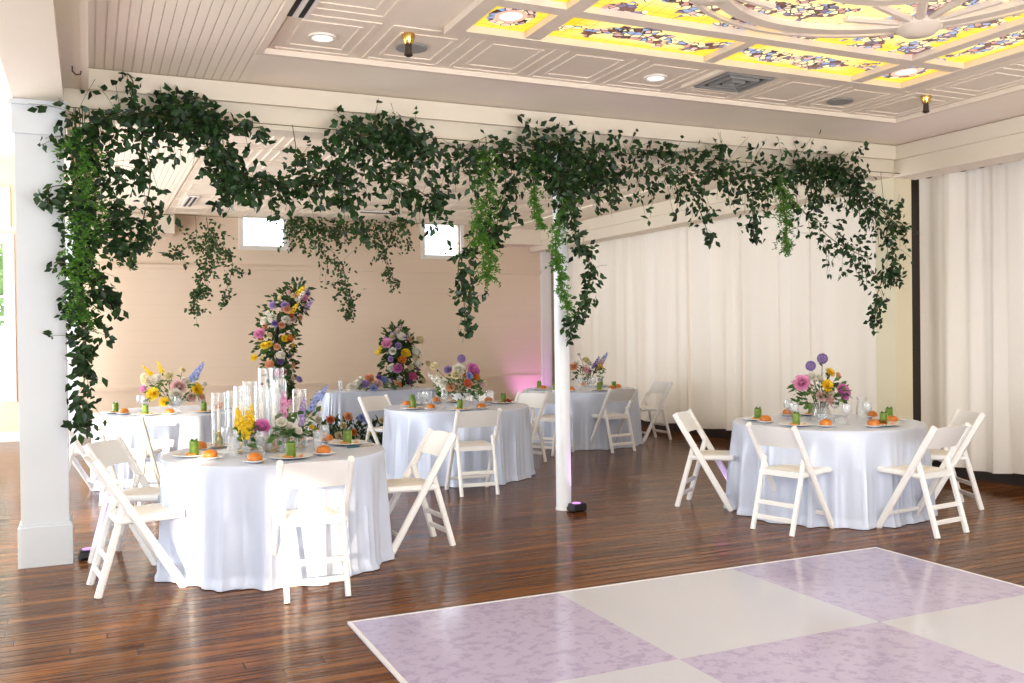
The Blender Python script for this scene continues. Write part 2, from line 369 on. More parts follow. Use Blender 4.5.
# ------------------------------------------------------------------ skylight
def pane_mat(name, mode):
    m = mat(name, (.02, .02, .02), .3); g = G(m); uvn = g.uv(); u, v, _ = g.xyz(uvn); p = g.pos()
    vo = g.new('ShaderNodeTexVoronoi', feature='F1'); g.link(p, vo.inputs['Vector']); vo.inputs['Scale'].default_value = 22.
    ve = g.new('ShaderNodeTexVoronoi', feature='DISTANCE_TO_EDGE'); g.link(p, ve.inputs['Vector']); ve.inputs['Scale'].default_value = 22.
    rnd = g.xyz(vo.outputs['Color'])[0]
    cells = g.ramp(rnd, [(0, (1., .82, .45)), (.22, (.75, .50, .45)), (.38, (.30, .38, .60)), (.52, (.16, .05, .04)), (.66, (.95, .80, .50)), (.8, (.20, .14, .24)), (.9, (.6, .3, .25))], True)
    n = g.noise(p, 5., 3)
    if mode == 'long':
        d = g.math('ABSOLUTE', g.math('SUBTRACT', v, .55)); du = g.math('ABSOLUTE', g.math('SUBTRACT', u, .5))
        mk = g.math('SUBTRACT', g.math('SUBTRACT', .27, d), g.math('MULTIPLY', du, .30))
        mk = g.math('ADD', mk, g.math('MULTIPLY', g.math('SUBTRACT', n, .5), 1.1))
        edge = g.math('MINIMUM', g.math('MINIMUM', u, g.math('SUBTRACT', 1., u)), g.math('MINIMUM', v, g.math('SUBTRACT', 1., v)))
    elif mode == 'corner':
        dx = g.math('SUBTRACT', u, .5); dy = g.math('SUBTRACT', v, .5)
        d = g.math('SQRT', g.math('ADD', g.math('MULTIPLY', dx, dx), g.math('MULTIPLY', dy, dy)))
        mk = g.math('SUBTRACT', .44, g.math('ADD', d, g.math('MULTIPLY', n, .12))); edge = g.math('SUBTRACT', .5, d)
    else:
        mk = g.math('MULTIPLY', g.math('SUBTRACT', n, .48), 1.6)
        edge = g.math('MINIMUM', g.math('MINIMUM', u, g.math('SUBTRACT', 1., u)), g.math('MINIMUM', v, g.math('SUBTRACT', 1., v)))
        edge = g.math('MULTIPLY', edge, 3.)
    mask = g.step(mk, .0, .03)
    yel = g.mix(g.step(edge, .05, .28), (1., .62, .01), (1., .78, .30))
    x, y, z = g.xyz(p)
    ln = g.math('MAXIMUM', g.math('GREATER_THAN', g.math('ABSOLUTE', g.math('SUBTRACT', g.math('FRACT', g.math('MULTIPLY', x, 9.)), .5)), .47),
                g.math('GREATER_THAN', g.math('ABSOLUTE', g.math('SUBTRACT', g.math('FRACT', g.math('MULTIPLY', y, 9.)), .5)), .47))
    yel = g.mix(g.math('MULTIPLY', ln, .45), yel, (.35, .2, .03))
    lead = g.math('LESS_THAN', ve.outputs['Distance'], .07)
    mot = g.mix(lead, cells, (.02, .015, .01))
    c = g.mix(mask, yel, mot)
    if mode == 'corner':
        c = g.mix(g.math('LESS_THAN', d, .24), c, g.mix(g.math('LESS_THAN', d, .17), (.80, .45, .35), (1., .95, .85)))
    g.link(c, g.b.inputs['Emission Color']); g.b.inputs['Emission Strength'].default_value = 1.15
    return m
PMT = {k: pane_mat('stained_glass_'+k, k) for k in ('long', 'corner', 'field')}
M['sky_frame'] = painted('skylight_frame', (.74, .64, .53), .5, .04)
sky = thing('stained_glass_skylight', 'backlit yellow stained glass ceiling skylight in a cream coffered grid', 'skylight', (3.81, 3.41, ZC))
def sbox(name, boxes, m):
    b = MB()
    for q in boxes: b.box(q[0]-3.81, q[1]-3.81, q[2]-3.41, q[3]-3.41, q[4]-ZC, q[5]-ZC)
    return b.build(name, m, sky, False)
fw = .10; gx = [SX0, 2.46, 3.765, 5.07, SX1-fw]; mullw = .09
sbox('outer_frame', [(SX0, SX1, SY0, SY0+fw, 3.29, 3.52), (SX0, SX1, SY1-fw, SY1, 3.29, 3.52), (SX0, SX0+fw, SY0+fw, SY1-fw, 3.29, 3.52), (SX1-fw, SX1, SY0+fw, SY1-fw, 3.29, 3.52)], M['sky_frame'])
XA, XB, YA, YB2 = 2.50, 5.12, 2.10, 4.66
ms = [(XA-.05, XA+.05, SY0+fw, SY1-fw), (XB-.05, XB+.05, SY0+fw, SY1-fw)]
my = [(SX0+fw, XA-.05, YA-.05, YA+.05), (SX0+fw, XA-.05, YB2-.05, YB2+.05), (XB+.05, SX1-fw, YA-.05, YA+.05), (XB+.05, SX1-fw, YB2-.05, YB2+.05),
      (XA+.05, XB-.05, YA-.05, YA+.05), (XA+.05, XB-.05, YB2-.05, YB2+.05), (3.77, 3.85, SY0+fw, YA-.05), (3.77, 3.85, YB2+.05, SY1-fw), (SX0+fw, XA-.05, 3.34, 3.42), (XB+.05, SX1-fw, 3.34, 3.42)]
sbox('mullion_grid', [(*q, 3.295, 3.50) for q in ms+my], M['sky_frame'])
def pane(x0, x1, y0, y1, kind, swap=False, z=3.333):
    me = bpy.data.meshes.new('glass_pane')
    cx, cy = 3.81, 3.41
    me.from_pydata([(x0-cx, y0-cy, z-ZC), (x0-cx, y1-cy, z-ZC), (x1-cx, y1-cy, z-ZC), (x1-cx, y0-cy, z-ZC)], [], [(0, 1, 2, 3)])
    uv = me.uv_layers.new(name='UVMap'); cs = [(0, 0), (0, 1), (1, 1), (1, 0)]
    for i, c in enumerate(cs): uv.data[i].uv = (c[1], c[0]) if swap else c
    me.materials.append(PMT[kind]); o = bpy.data.objects.new('glass_pane', me); COL.objects.link(o); o.parent = sky
xs = [(SX0+fw, XA-.05), (XA+.05, 3.77), (3.85, XB-.05), (XB+.05, SX1-fw)]; ys = [(SY0+fw, YA-.05), (YA+.05, 3.34), (3.42, YB2-.05), (YB2+.05, SY1-fw)]
for i, (a, c) in enumerate(xs):
    for j, (d, e) in enumerate(ys):
        if i in (1, 2) and j in (1, 2): continue
        cor = i in (0, 3) and j in (0, 3)
        pane(a, c, d, e, 'corner' if cor else 'long', swap=i in (0, 3))
pane(XA+.05, XB-.05, YA+.05, YB2-.05, 'field')
# sloped reveals of every cell, catching the light of the panes
def ring(cx, cy, r0, r1, z0, z1, n=64):
    b = MB(); b.lathe([(r0, z0), (r1, z0), (r1, z1), (r0, z1), (r0, z0)], n, (cx-3.81, cy-3.41, -ZC), False); return b
for r in (1.02, .52):
    ring(3.81, 3.38, r-.042, r+.042, 3.295, 3.335).build('rib_ring', M['sky_frame'], sky)
ring(3.81, 3.38, 1.15, 1.18, 3.31, 3.335).build('rib_ring', M['sky_frame'], sky)
for sx in (-1, 1):
    for sy in (-1, 1):
        hx, hy = .76*sx, -.03+.72*sy
        b = MB(); b.lathe([(.0, -.06), (.09, -.05), (.14, -.01), (.15, .10)], 20, (hx, hy, 0)); b.build('hub', M['sky_frame'], sky)
        for k in range(5):
            a = math.atan2(-sy, -sx)+math.radians(-56+28*k); L = .55 if k in (1, 2, 3) else .5
            b = MB(); b.bar((hx+.1*math.cos(a), hy+.1*math.sin(a), .04), (hx+L*math.cos(a), hy+L*math.sin(a), .04), .055, .09, (-math.sin(a), math.cos(a), 0)); b.build('rib', M['sky_frame'], sky)
b = MB(); b.lathe([(0, -.05), (.14, -.04), (.2, .0), (.2, .1)], 24, (0, -.03, 0)); b.build('center_boss', M['sky_frame'], sky)

# ceiling fittings
def downlight(x, y, label):
    t = thing('recessed_downlight', label, 'ceiling light', (x, y, ZC+.02), 0, 'recessed ceiling downlights')
    b = MB(); b.lathe([(.085, 0), (.085, -.012), (.065, -.012), (.06, .0)], 24, (0, 0, 0), False); b.build('trim_ring', M['white_trim'], t)
    b = MB(); b.lathe([(.06, -.004), (.035, -.012), (.0, -.02)], 24, (0, 0, 0), False)
    b.build('lamp', mat('lamp_glow', (.9, .9, .9), .3, emit=(1, .85, .65), estr=1.2), t)
downlight(1.33, 5.70, 'round recessed downlight at the left end of the ceiling panels'); downlight(3.75, 5.71, 'round recessed downlight beside the square air vent')
for (x, y, l) in ((1.9, 5.69, 'grey round ceiling speaker under the left sprinkler head'), (5.52, 5.74, 'grey round ceiling speaker near the right corner of the ceiling')):
    b = MB(); b.lathe([(.10, .0), (.10, -.008), (.0, -.01)], 24); o = b.build('ceiling_speaker', M['grey'], None, True, (x, y, ZC+.015)); tag(o, l, 'speaker', 'ceiling speakers')
for (x, y, l) in ((1.80, 5.45, 'brass fire sprinkler head above the left ceiling speaker'), (6.04, 5.36, 'brass fire sprinkler head near the skylight corner')):
    t = thing('sprinkler_head', l, 'sprinkler', (x, y, ZC), 0, 'fire sprinkler heads')
    b = MB(); b.lathe([(.04, .03), (.042, .0), (.028, -.04), (.025, -.045)], 12); b.build('escutcheon', M['brass'], t)
    b = MB(); b.lathe([(.02, -.04), (.022, -.09), (.028, -.11), (.012, -.12)], 10); b.build('nozzle', M['metal'], t)
t = thing('square_air_vent', 'square grey air vent with stepped louvers beside the skylight', 'vent', (4.32, 5.55, ZC+.01))
b = MB(); moulding(b, -.27, .27, -.27, .27, 0, .04, .015); b.build('frame', M['ceiling'], t, False)
for i, s in enumerate((.2, .13, .06)):
    b = MB(); moulding(b, -s, s, -s, s, -.0, .022, .02+.004*i); b.build('louver', M['grey'], t, False)
b = MB(); b.box(-.22, .22, -.22, .22, -.002, .004); b.build('duct', M['black'], t, False)
def slotvent(x, y, z, label, L=.5, rz=0.):
    t = thing('slot_vent', label, 'vent', (x, y, z), rz, 'slotted ceiling vents')
    b = MB(); b.box(-.075, .075, -L/2-.02, L/2+.02, -.012, .005); b.build('frame', M['white_trim'], t, False)
    for s in (-1, 1):
        b = MB(); b.box(s*.032-.014, s*.032+.014, -L/2, L/2, -.016, -.004); b.build('slot', M['black'], t, False)
slotvent(1.09, 5.08, ZC+.01, 'narrow two slot vent at the top edge beside the beadboard ceiling'); slotvent(1.26, 13.2, ZC+.01, 'narrow two slot vent in the rear ceiling left of the garland', .9)
slotvent(3.98, 13.5, ZC+.01, 'dark two slot vent in the rear ceiling behind the garland', .6, PI/2)
b = MB(); b.tube([(0, 0, 0), (0, 0, -.03), (.02, 0, -.05), (.045, 0, -.045), (.05, 0, -.025)], .005, 6); o = b.build('ceiling_hook', M['metal'], None, True, (-.07, 6.3, 3.16)); tag(o, 'small dark metal hook screwed under the left beam', 'hook')

# ------------------------------------------------------------------ curtains
def curtain(y0, y1, label, xc=7.77, z0=.13, z1=3.05, folds=5, seed=0):
    r = random.Random(seed); n = max(10, int((y1-y0)*14)); ks = []; y = 0
    while y < 1: ks.append((y, r.uniform(-1, 1)*r.choice((.25, .5, 1)), r.uniform(-1, 1))); y += r.uniform(.06, .17)
    ks[0] = (0, 0, 0); ks.append((1.01, 0, 0)); hooks = r.randint(4, 5)
    def prof(u, c):
        for (a, *va), (b_, *vb) in zip(ks, ks[1:]):
            if u <= b_: t = (u-a)/(b_-a); t = t*t*(3-2*t); return va[c]*(1-t)+vb[c]*t
        return 0
    def fn(u, v):
        w = prof(u, 0)+.6*prof(u, 1)*v; pl = math.sin(2*PI*u*folds*2+seed)*math.sin(PI*u)*(1-v)**2
        sag = .035*math.sin(PI*((u*hooks) % 1))*(1-v)**6
        return (xc+(.040+.030*v)*w+.003*pl+.02*math.sin(PI*u)*math.sin(u*7+seed)*v, y0+(y1-y0)*u, (z1-sag)+(z0-z1+.02*math.sin(u*5+seed)*v)*v)
    b = MB(); b.grid(fn, 120, 24)
    o = b.build('curtain', M['curtain']); tag(o, label, 'curtain', 'floor length cream curtains'); return o
curtain(5.95, 6.99, 'cream curtain panel right of the pillar, beside the dark gap', folds=6, seed=3)
curtain(3.9, 5.98, 'cream curtain panel at the right edge of the room', folds=7, seed=4)
for i, (a, c, l) in enumerate([(7.2, 8.6, 'cream curtain panel just left of the right pillar behind the flowers'), (8.57, 9.9, 'cream curtain panel behind the left chair of the right table'),
        (9.87, 11.1, 'cream curtain panel right of the chairs behind the pole'), (11.07, 12.3, 'cream curtain panel with ochre shadow behind the far right chair'),
        (12.27, 13.6, 'cream curtain panel behind the delphinium vase on the pole table'), (13.57, 15.25, 'cream curtain panel in the far corner behind the white pole')]):
    curtain(a, c, l, folds=6 if i != 3 else 8, seed=11+i, z0=.14, xc=7.77-.004*(i % 2))
for (y0, y1, l) in ((-5.9, 6.95, 'thin bronze curtain rod along the right wall near bay'), (7.15, 15.3, 'thin bronze curtain rod along the right wall far bay')):
    b = MB(); b.tube([(7.77, y0, 3.06), (7.77, y1, 3.06)], .012, 8); tag(b.build('curtain_rod', M['brass']), l, 'curtain rod', 'curtain rods')

# ------------------------------------------------------------------ dance floor
d = thing('dance_floor', 'glossy lavender and white chequered dance floor panel with toile pattern', 'dance floor', (DX, DY, 0))
b = MB(); b.box(.02, 3*DT-.02, -5*DT, -.02, .001, .012); b.build('checker_surface', M['dance'], d, False)
b = MB(); b.box(0, 3*DT, -.02, 0, .001, .014); b.box(0, .02, -5*DT, -.02, .001, .014); b.box(3*DT-.02, 3*DT, -5*DT, -.02, .001, .014); b.build('edge_strip', M['dance_edge'], d, False)

# ------------------------------------------------------------------ tablecloths
HT = .73
def cloth(cx, cy, r, label, seed, rb=.045):
    q = random.Random(seed); fr = [(2*q.randint(6, 8), q.uniform(0, 6), .55), (2*q.randint(9, 12), q.uniform(0, 6), .42), (2*q.randint(3, 4), q.uniform(0, 6), .35), (2*q.randint(15, 19), q.uniform(0, 6), .2)]
    def fn(u, v):
        th = 2*PI*u
        w = sum(a*(1-2*abs(math.sin((n*th+p+.9*math.sin(2*th+p))/2))**.8) for n, p, a in fr)
        if v < .12: rr = r*(v/.12)*.985; z = HT; 
        elif v < .2:
            k = (v-.12)/.08; rr = r*(.985+.015*math.sin(k*PI/2)); z = HT-.018*(1-math.cos(k*PI/2))
        else:
            k = (v-.2)/.8; rr = r+rb*k**.8+w*.054*(min(1, k*2.2)**1.2*.6+.4*k)
            z = (HT-.018)*(1-k)+.004
            if k > .96: rr += .012
        return (rr*math.cos(th), rr*math.sin(th), z)
    b = MB(); b.grid(fn, 320, 34, True)
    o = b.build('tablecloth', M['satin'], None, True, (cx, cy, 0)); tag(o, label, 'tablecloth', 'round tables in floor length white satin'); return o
T1, T2, T3, T4, T5 = (1.12, 6.32), (.78, 10.3), (3.53, 9.22), (6.01, 11.06), (5.57, 5.98)
cloth(*T1, .72, 'white satin cloth over the round table crowded with glass candle cylinders', 1)
cloth(*T2, .76, 'white satin cloth over the sunlit round table behind the left column garland', 2)
cloth(*T3, .76, 'white satin cloth over the round middle table with the white compote of flowers', 3)
cloth(*T4, .77, 'white satin cloth over the round table behind the white pole', 4)
cloth(*T5, .76, 'white satin cloth over the round table beside the right curtains', 5, .05)
# head table (rectangular with rounded corners)
def rcloth(x0, x1, y0, y1, seed):
    q = random.Random(seed); cx, cy = (x0+x1)/2, (y0+y1)/2; hx, hy = (x1-x0)/2, (y1-y0)/2
    def fn(u, v):
        th = 2*PI*u; c, s_ = math.cos(th), math.sin(th); e = .22
        ex, ey = math.copysign(abs(c)**e, c), math.copysign(abs(s_)**e, s_)
        w = .5*math.sin(34*th+1)+.4*math.sin(21*th+2)
        k0 = min(1, v/.2)
        if v < .2: return (hx*ex*k0, hy*ey*k0, HT)
        k = (v-.2)/.8; g_ = .05*k+.022*w*k
        return ((hx+g_)*ex, (hy+g_)*ey, HT*(1-k)+.004)
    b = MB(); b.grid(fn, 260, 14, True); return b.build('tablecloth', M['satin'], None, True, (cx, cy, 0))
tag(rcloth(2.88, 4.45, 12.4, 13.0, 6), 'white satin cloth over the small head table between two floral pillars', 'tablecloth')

# ------------------------------------------------------------------ folding chairs (front = +Y)
def make_chair():
    t = thing('folding_chair', '', 'chair', (0, 0, 0), 0, 'white folding chairs around the tables')
    for s in (-1, 1):
        b = MB(); b.bar((.2*s, .235, 0), (.2*s, -.245, .79), .034, .050, c=.3); b.build('side_rail', M['resin'], t)
        b = MB(); b.bar((.172*s, -.24, 0), (.172*s, -.085, .54), .030, .042, c=.3); b.build('leg', M['resin'], t)
    for z in (.10, .205):
        y = -.24+.155*z/.54
        b = MB(); b.bar((-.17, y, z), (.17, y, z), .018, .034, (0, 1, 0)); b.build('rung', M['resin'], t)
    b = MB(); b.bar((-.2, .165, .115), (.2, .165, .115), .016, .028, (0, 1, 0)); b.build('stretcher', M['resin'], t)
    b = MB()
    def seat(u, v):
        x = -.19+.38*u; y = -.12+.36*v; e = .02
        return (x*(1-.06*(1-v)), y, .432)
    b.bar((-.0, -.13, .425), (-.0, .245, .435), .385, .042, (1, 0, 0), .3); st = b.build('seat', M['resin'], t)
    b = MB()
    def pad(u, v):
        x = (u-.5)*.34; y = -.10+.32*v; e = min(u, 1-u, v, 1-v)
        return (x, y, .441+.016*min(1, e*7)+.004*math.sin(PI*u)*math.sin(PI*v))
    b.grid(pad, 12, 12); b.build('seat_pad', M['seat'], st)
    b = MB(); N = 10; z0, z1 = .628, .788
    for i in range(N+1):
        x = -.19+.38*i/N; bow = -.028*(1-(2*i/N-1)**2)
        for (z, dy) in ((z0+.018*(abs(2*i/N-1))**6*0, -.008), (z1-.012*(abs(2*i/N-1))**4, -.008), (z1-.012*(abs(2*i/N-1))**4, .008), (z0, .008)):
            b.v.append((x, .235-.48*z/.79+bow+dy, z))
    for i in range(N):
        for k in range(4): a = i*4+k; c = i*4+(k+1) % 4; b.f.append((a, c, c+4, a+4))
    b.f.append((3, 2, 1, 0)); b.f.append(tuple(N*4+k for k in range(4))); b.build('backrest', M['resin'], t)
    return t
chair = make_chair(); first = True
CH = [
 (.24, 6.07, 1, .12, 'white folding chair in profile left of the candle table, nearest the column'),
 (1.17, 5.50, .05, 1, 'white sunlit folding chair in front of the candle table, back to us'),
 (2.07, 6.33, -1, -.06, 'white folding chair at the right side of the candle table'),
 (.28, 6.84, .85, -.5, 'white folding chair half hidden behind the profile chair left of candle table'),
 (.33, 9.22, .42, .9, 'white sunlit folding chair in front of the table behind the garland'),
 (-.12, 9.75, 1, .4, 'white folding chair between the left column and the sunlit table'),
 (3.28, 8.17, .12, 1, 'white folding chair in front of the middle table, back to us'),
 (3.06, 10.2, .42, -.9, 'white folding chair behind the left rim of the middle table'),
 (4.08, 10.12, -.5, -.85, 'white folding chair behind the middle table, top seen over glasses'),
 (4.50, 9.72, -.85, -.45, 'white folding chair at the right rear of the middle table'),
 (5.17, 10.32, .8, .55, 'white folding chair left of the pole, at the table behind it'),
 (5.99, 10.20, -.12, 1, 'white folding chair right of the pole, back to us'),
 (7.02, 10.95, -1, -.05, 'white folding chair at the right side of the pole table against curtains'),
 (4.83, 6.58, .62, -.78, 'white folding chair in profile left of the table by the curtains'),
 (4.80, 5.53, .97, .24, 'white folding chair in front of the table by the curtains, back to us'),
 (5.61, 5.04, -.12, 1, 'white folding chair at the right front of the table by the curtains'),
 (6.50, 5.63, -.9, .42, 'white folding chair at the far right, partly behind another chair'),
 (4.22, 13.45, -.2, -1, 'white folding chair behind the head table below the right floral pillar'),
 (2.42, 12.75, 1, .1, 'white folding chair at the left end of the head table'),
]
for (x, y, fx, fy, l) in CH:
    for (cx, cy), rr in ((T1, .72), (T2, .76), (T3, .76), (T4, .77), (T5, .76)):
        dd = math.hypot(x-cx, y-cy); need = rr+.035+.235
        if dd < need: k = min(need-dd, .0)/dd; x += (x-cx)*k; y += (y-cy)*k
    rz = math.atan2(-fx, fy)
    if first: chair.location = (x, y, 0); chair.rotation_euler.z = rz; chair['label'] = l; first = False
    else: dup(chair, (x, y, 0), rz, l)

# ------------------------------------------------------------------ table ware
ZT = HT+.001
def plate_mesh(r):
    b = MB(); b.lathe([(.0, .003), (r*.55, .003), (r*.62, .006), (r, .017), (r*1.0, .020), (r*.96, .020), (r*.6, .010), (.0, .008)], 28, (0, 0, 0), False); return b.mesh('plate', M['porcelain'])
PL = plate_mesh(.135); BP = plate_mesh(.075)
b = MB(); b.lathe([(.033, 0), (.045, .008), (.047, .024), (.038, .042), (.02, .052), (0, .054)], 16); ROLL = b.mesh('bread_roll', M['bread'])
b = MB(); b.lathe([(.033, .0), (.035, .002), (.006, .008), (.005, .065), (.012, .075), (.036, .10), (.039, .13), (.036, .165), (.034, .163), (.037, .13), (.033, .102), (.0, .08)], 16, (0, 0, 0), False); GOB = b.mesh('water_goblet', M['cutglass'])
b = MB(); b.lathe([(.028, 0), (.03, .004), (.032, .11), (.034, .14), (.032, .138), (.029, .01), (0, .008)], 16, (0, 0, 0), False); TUM = b.mesh('glass_tumbler', M['cutglass'])
def inst(me, name, loc, rz, label, cat, group):
    o = bpy.data.objects.new(name, me); COL.objects.link(o); o.location = loc; o.rotation_euler.z = rz; return tag(o, label, cat, group)
def mk_salad():
    t = thing('cucumber_salad', '', 'salad', (0, 0, 0), 0, 'salads wrapped upright in cucumber ribbon')
    b = MB(); b.lathe([(.027, 0), (.029, .01), (.029, .088), (.025, .091), (0, .086)], 16); b.build('cucumber_wrap', M['cucumber'], t)
    b = MB(); b.box(-.010, .012, -.0305, -.027, .004, .086); b.build('pale_band', M['cucumber2'], t, False)
    b = MB(); b.box(.013, .024, -.0275, -.018, .004, .088); b.build('carrot_band', M['carrot'], t, False)
    b = MB(); r = random.Random(5)
    for i in range(16):
        a = r.uniform(0, 6.28); b.leaf(Vector((.012*math.cos(a), .012*math.sin(a), .078)), Vector((math.cos(a)*.5, math.sin(a)*.5, 1)), Vector((0, 1, .1)), r.uniform(.02, .034), .014)
    b.build('greens', M['fern'], t)
    b = MB()
    for i in range(9):
        a = r.uniform(0, 6.28); q = r.uniform(.04, .075); b.lathe([(.0, 0), (.012, .003), (.009, .011), (0, .013)], 6, (q*math.cos(a), q*math.sin(a)*.7-.01, 0))
    b.build('garnish', M['carrot'], t); return t
SAL = mk_salad(); SALUSED = False
def setting(c, ang, r, where, roll=True, red=False, gob=True, knife=False):
    global SALUSED
    a = math.radians(ang); x, y = c[0]+r*math.cos(a), c[1]+r*math.sin(a); tx, ty = -math.sin(a), math.cos(a)
    inst(PL, 'dinner_plate', (x, y, ZT), 0, 'white dinner plate '+where, 'plate', 'white dinner plates')
    rz = math.atan2(y, x)+.6
    if not SALUSED: SAL.location = (x, y, ZT+.0095); SAL.rotation_euler.z = rz; SAL['label'] = 'green cucumber wrapped salad '+where; SALUSED = True
    else: dup(SAL, (x, y, ZT+.0095), rz, 'green cucumber wrapped salad '+where)
    q = r*.88; x2, y2 = c[0]+q*math.cos(a)+tx*.22, c[1]+q*math.sin(a)+ty*.22
    if math.hypot(x2-c[0], y2-c[1]) > .62: x2 = c[0]+(x2-c[0])*.9; y2 = c[1]+(y2-c[1])*.9
    if roll:
        inst(BP, 'bread_plate', (x2, y2, ZT), 0, 'small white bread plate '+where, 'plate', 'small bread plates')
        o = inst(ROLL, 'bread_roll', (x2, y2, ZT+.0095), ang, 'round golden bread roll '+where, 'bread roll', 'golden bread rolls')
    if red:
        x3, y3 = x-tx*.06+.02, y-ty*.06
        b = MB(); rr = random.Random(int(ang))
        for i in range(12):
            p = Vector((rr.uniform(-.025, .025), rr.uniform(-.025, .025), rr.uniform(0, .012))); b.leaf(p, Vector((rr.uniform(-1, 1), rr.uniform(-1, 1), .8)), Vector((0, 0, 1)), .045, .035)
        o = b.build('beet_garnish', M['red'], None, True, (x3, y3, ZT+.012)); tag(o, 'dark red beet garnish beside the salad '+where, 'garnish', 'red beet garnishes')
    if gob:
        q = r*.55; inst(GOB, 'water_goblet', (c[0]+q*math.cos(a)-tx*.14, c[1]+q*math.sin(a)-ty*.14, ZT), 0, 'cut glass water goblet '+where, 'glass', 'cut glass goblets')
    if knife:
        t = thing('dinner_knife', 'dinner knife with dark teal handle '+where, 'knife', (x+tx*.0-(.0), y, ZT), 0, 'teal handled knives')
        t.location = (c[0]+(r+.0)*math.cos(a)-tx*.19, c[1]+(r)*math.sin(a)-ty*.19, ZT); t.rotation_euler.z = a+PI/2+PI/2
        b = MB(); b.bar((.0, 0, .006), (.085, 0, .006), .016, .010, (0, 1, 0)); b.build('handle', M['teal'], t)
        b = MB(); b.bar((-.11, 0, .004), (.0, 0, .005), .014, .004, (0, 1, 0)); b.build('blade', M['brass'], t)
C1 = 'on the candle table, '
for an, r, w, kw in [(183, .52, C1+'left edge', dict(knife=True)), (272, .45, C1+'near edge', dict(knife=True)), (10, .52, C1+'right edge', dict(knife=True)), (65, .54, C1+'far right edge', {}), (125, .54, C1+'far left edge', {})]: setting(T1, an, r, w, **kw)
C2 = 'on the sunlit table behind the garland, '
for an, r, w, kw in [(182, .55, C2+'left edge', {}), (238, .55, C2+'near left edge', {}), (300, .52, C2+'near right edge', {}), (350, .54, C2+'right edge', {})]: setting(T2, an, r, w, **kw)
C3 = 'on the middle table, '
for an, r, w, kw in [(252, .54, C3+'near edge', {}), (5, .56, C3+'right edge', dict(red=True)), (195, .55, C3+'left edge', {}), (70, .55, C3+'far edge', {}), (130, .55, C3+'far left edge', {})]: setting(T3, an, r, w, **kw)
C4 = 'on the table behind the pole, '
for an, r, w, kw in [(150, .55, C4+'left edge', {}), (205, .55, C4+'near left edge', {}), (268, .55, C4+'near right edge', {}), (300, .52, C4+'right edge', dict(red=True)), (30, .55, C4+'far edge', {})]: setting(T4, an, r, w, **kw)
C5 = 'on the table by the curtains, '
for an, r, w, kw in [(140, .55, C5+'left edge', {}), (200, .50, C5+'near left edge', {}), (282, .52, C5+'near right edge', dict(red=True)), (335, .52, C5+'right edge', {}), (60, .55, C5+'far edge', {})]: setting(T5, an, r, w, **kw)
inst(BP, 'bread_plate', (5.52, 5.42, ZT), 0, 'small white bread plate at the middle of the near edge by the curtains', 'plate', 'small bread plates')
inst(ROLL, 'bread_roll', (5.52, 5.42, ZT+.0095), 1, 'glossy bread roll at the middle of the near edge by the curtains', 'bread roll', 'golden bread rolls')
inst(BP, 'bread_plate', (.90, 5.78, ZT), 0, 'small white bread plate nearest the camera on the candle table', 'plate', 'small bread plates')
inst(ROLL, 'bread_roll', (.90, 5.78, ZT+.0095), 1, 'golden bread roll nearest the camera on the candle table', 'bread roll', 'golden bread rolls')
for (x, y, l) in ((3.12, 12.6, 'clear glass tumbler at the left of the head table'), (3.4, 12.7, 'clear glass tumbler near the middle of the head table')):
    inst(TUM, 'glass_tumbler', (x, y, ZT), 0, l, 'glass', 'clear tumblers')
for (x, y, l) in ((3.22, 9.5, 'clear tumbler left of the compote on the middle table'), (3.36, 9.62, 'clear tumbler behind the compote on the middle table'), (3.74, 9.2, 'clear tumbler right of the compote on the middle table'), (3.82, 9.42, 'clear tumbler right rear of the compote on the middle table'),
                  (1.36, 6.12, 'clear tumbler right of the flower vases on the candle table'), (.82, 6.12, 'clear tumbler left of the yellow flowers on the candle table')):
    inst(TUM, 'glass_tumbler', (x, y, ZT), 0, l, 'glass', 'clear tumblers')

# candles : glass cylinder, brass stick, taper
CAN = [(.90, 6.30, .44, 'leftmost front'), (.88, 6.50, .40, 'far left'), (.98, 6.46, .46, 'second from left'), (1.03, 6.30, .44, 'front middle'), (1.08, 6.44, .55, 'tall left'), (1.10, 6.27, .42, 'shorter front'), (1.15, 6.40, .55, 'tall right'), (1.20, 6.58, .46, 'rear'), (.80, 6.66, .38, 'rear left'), (1.30, 6.40, .40, 'right')]
b = MB(); b.lathe([(.034, 0), (.034, .006), (.010, .014), (.007, .04), (.013, .05), (.007, .06), (.008, .085), (.016, .095), (.016, .11), (.0, .11)], 14); STICK = b.mesh('candlestick', M['brass'])
for (x, y, h, w) in CAN:
    inst(STICK, 'candlestick', (x, y, ZT+.004), 0, 'small brass candlestick inside the %s cylinder on the candle table' % w, 'candlestick', 'brass candlesticks')
    b = MB(); b.lathe([(.011, .11), (.0105, h-.12), (.006, h-.11), (.0015, h-.105), (.0015, h-.09)], 10); o = b.build('taper_candle', M['wax'], None, True, (x, y, ZT+.004)); tag(o, 'ivory taper candle inside the %s glass cylinder' % w, 'candle', 'ivory taper candles')
    b = MB(); b.lathe([(.0, .003), (.046, .003), (.048, .006), (.048, h), (.045, h), (.045, .006)], 24, (0, 0, 0), False); o = b.build('glass_cylinder', M['glass'], None, True, (x, y, ZT)); tag(o, 'clear glass candle cylinder, %s of the cluster on the candle table' % w, 'glass cylinder', 'glass candle cylinders')

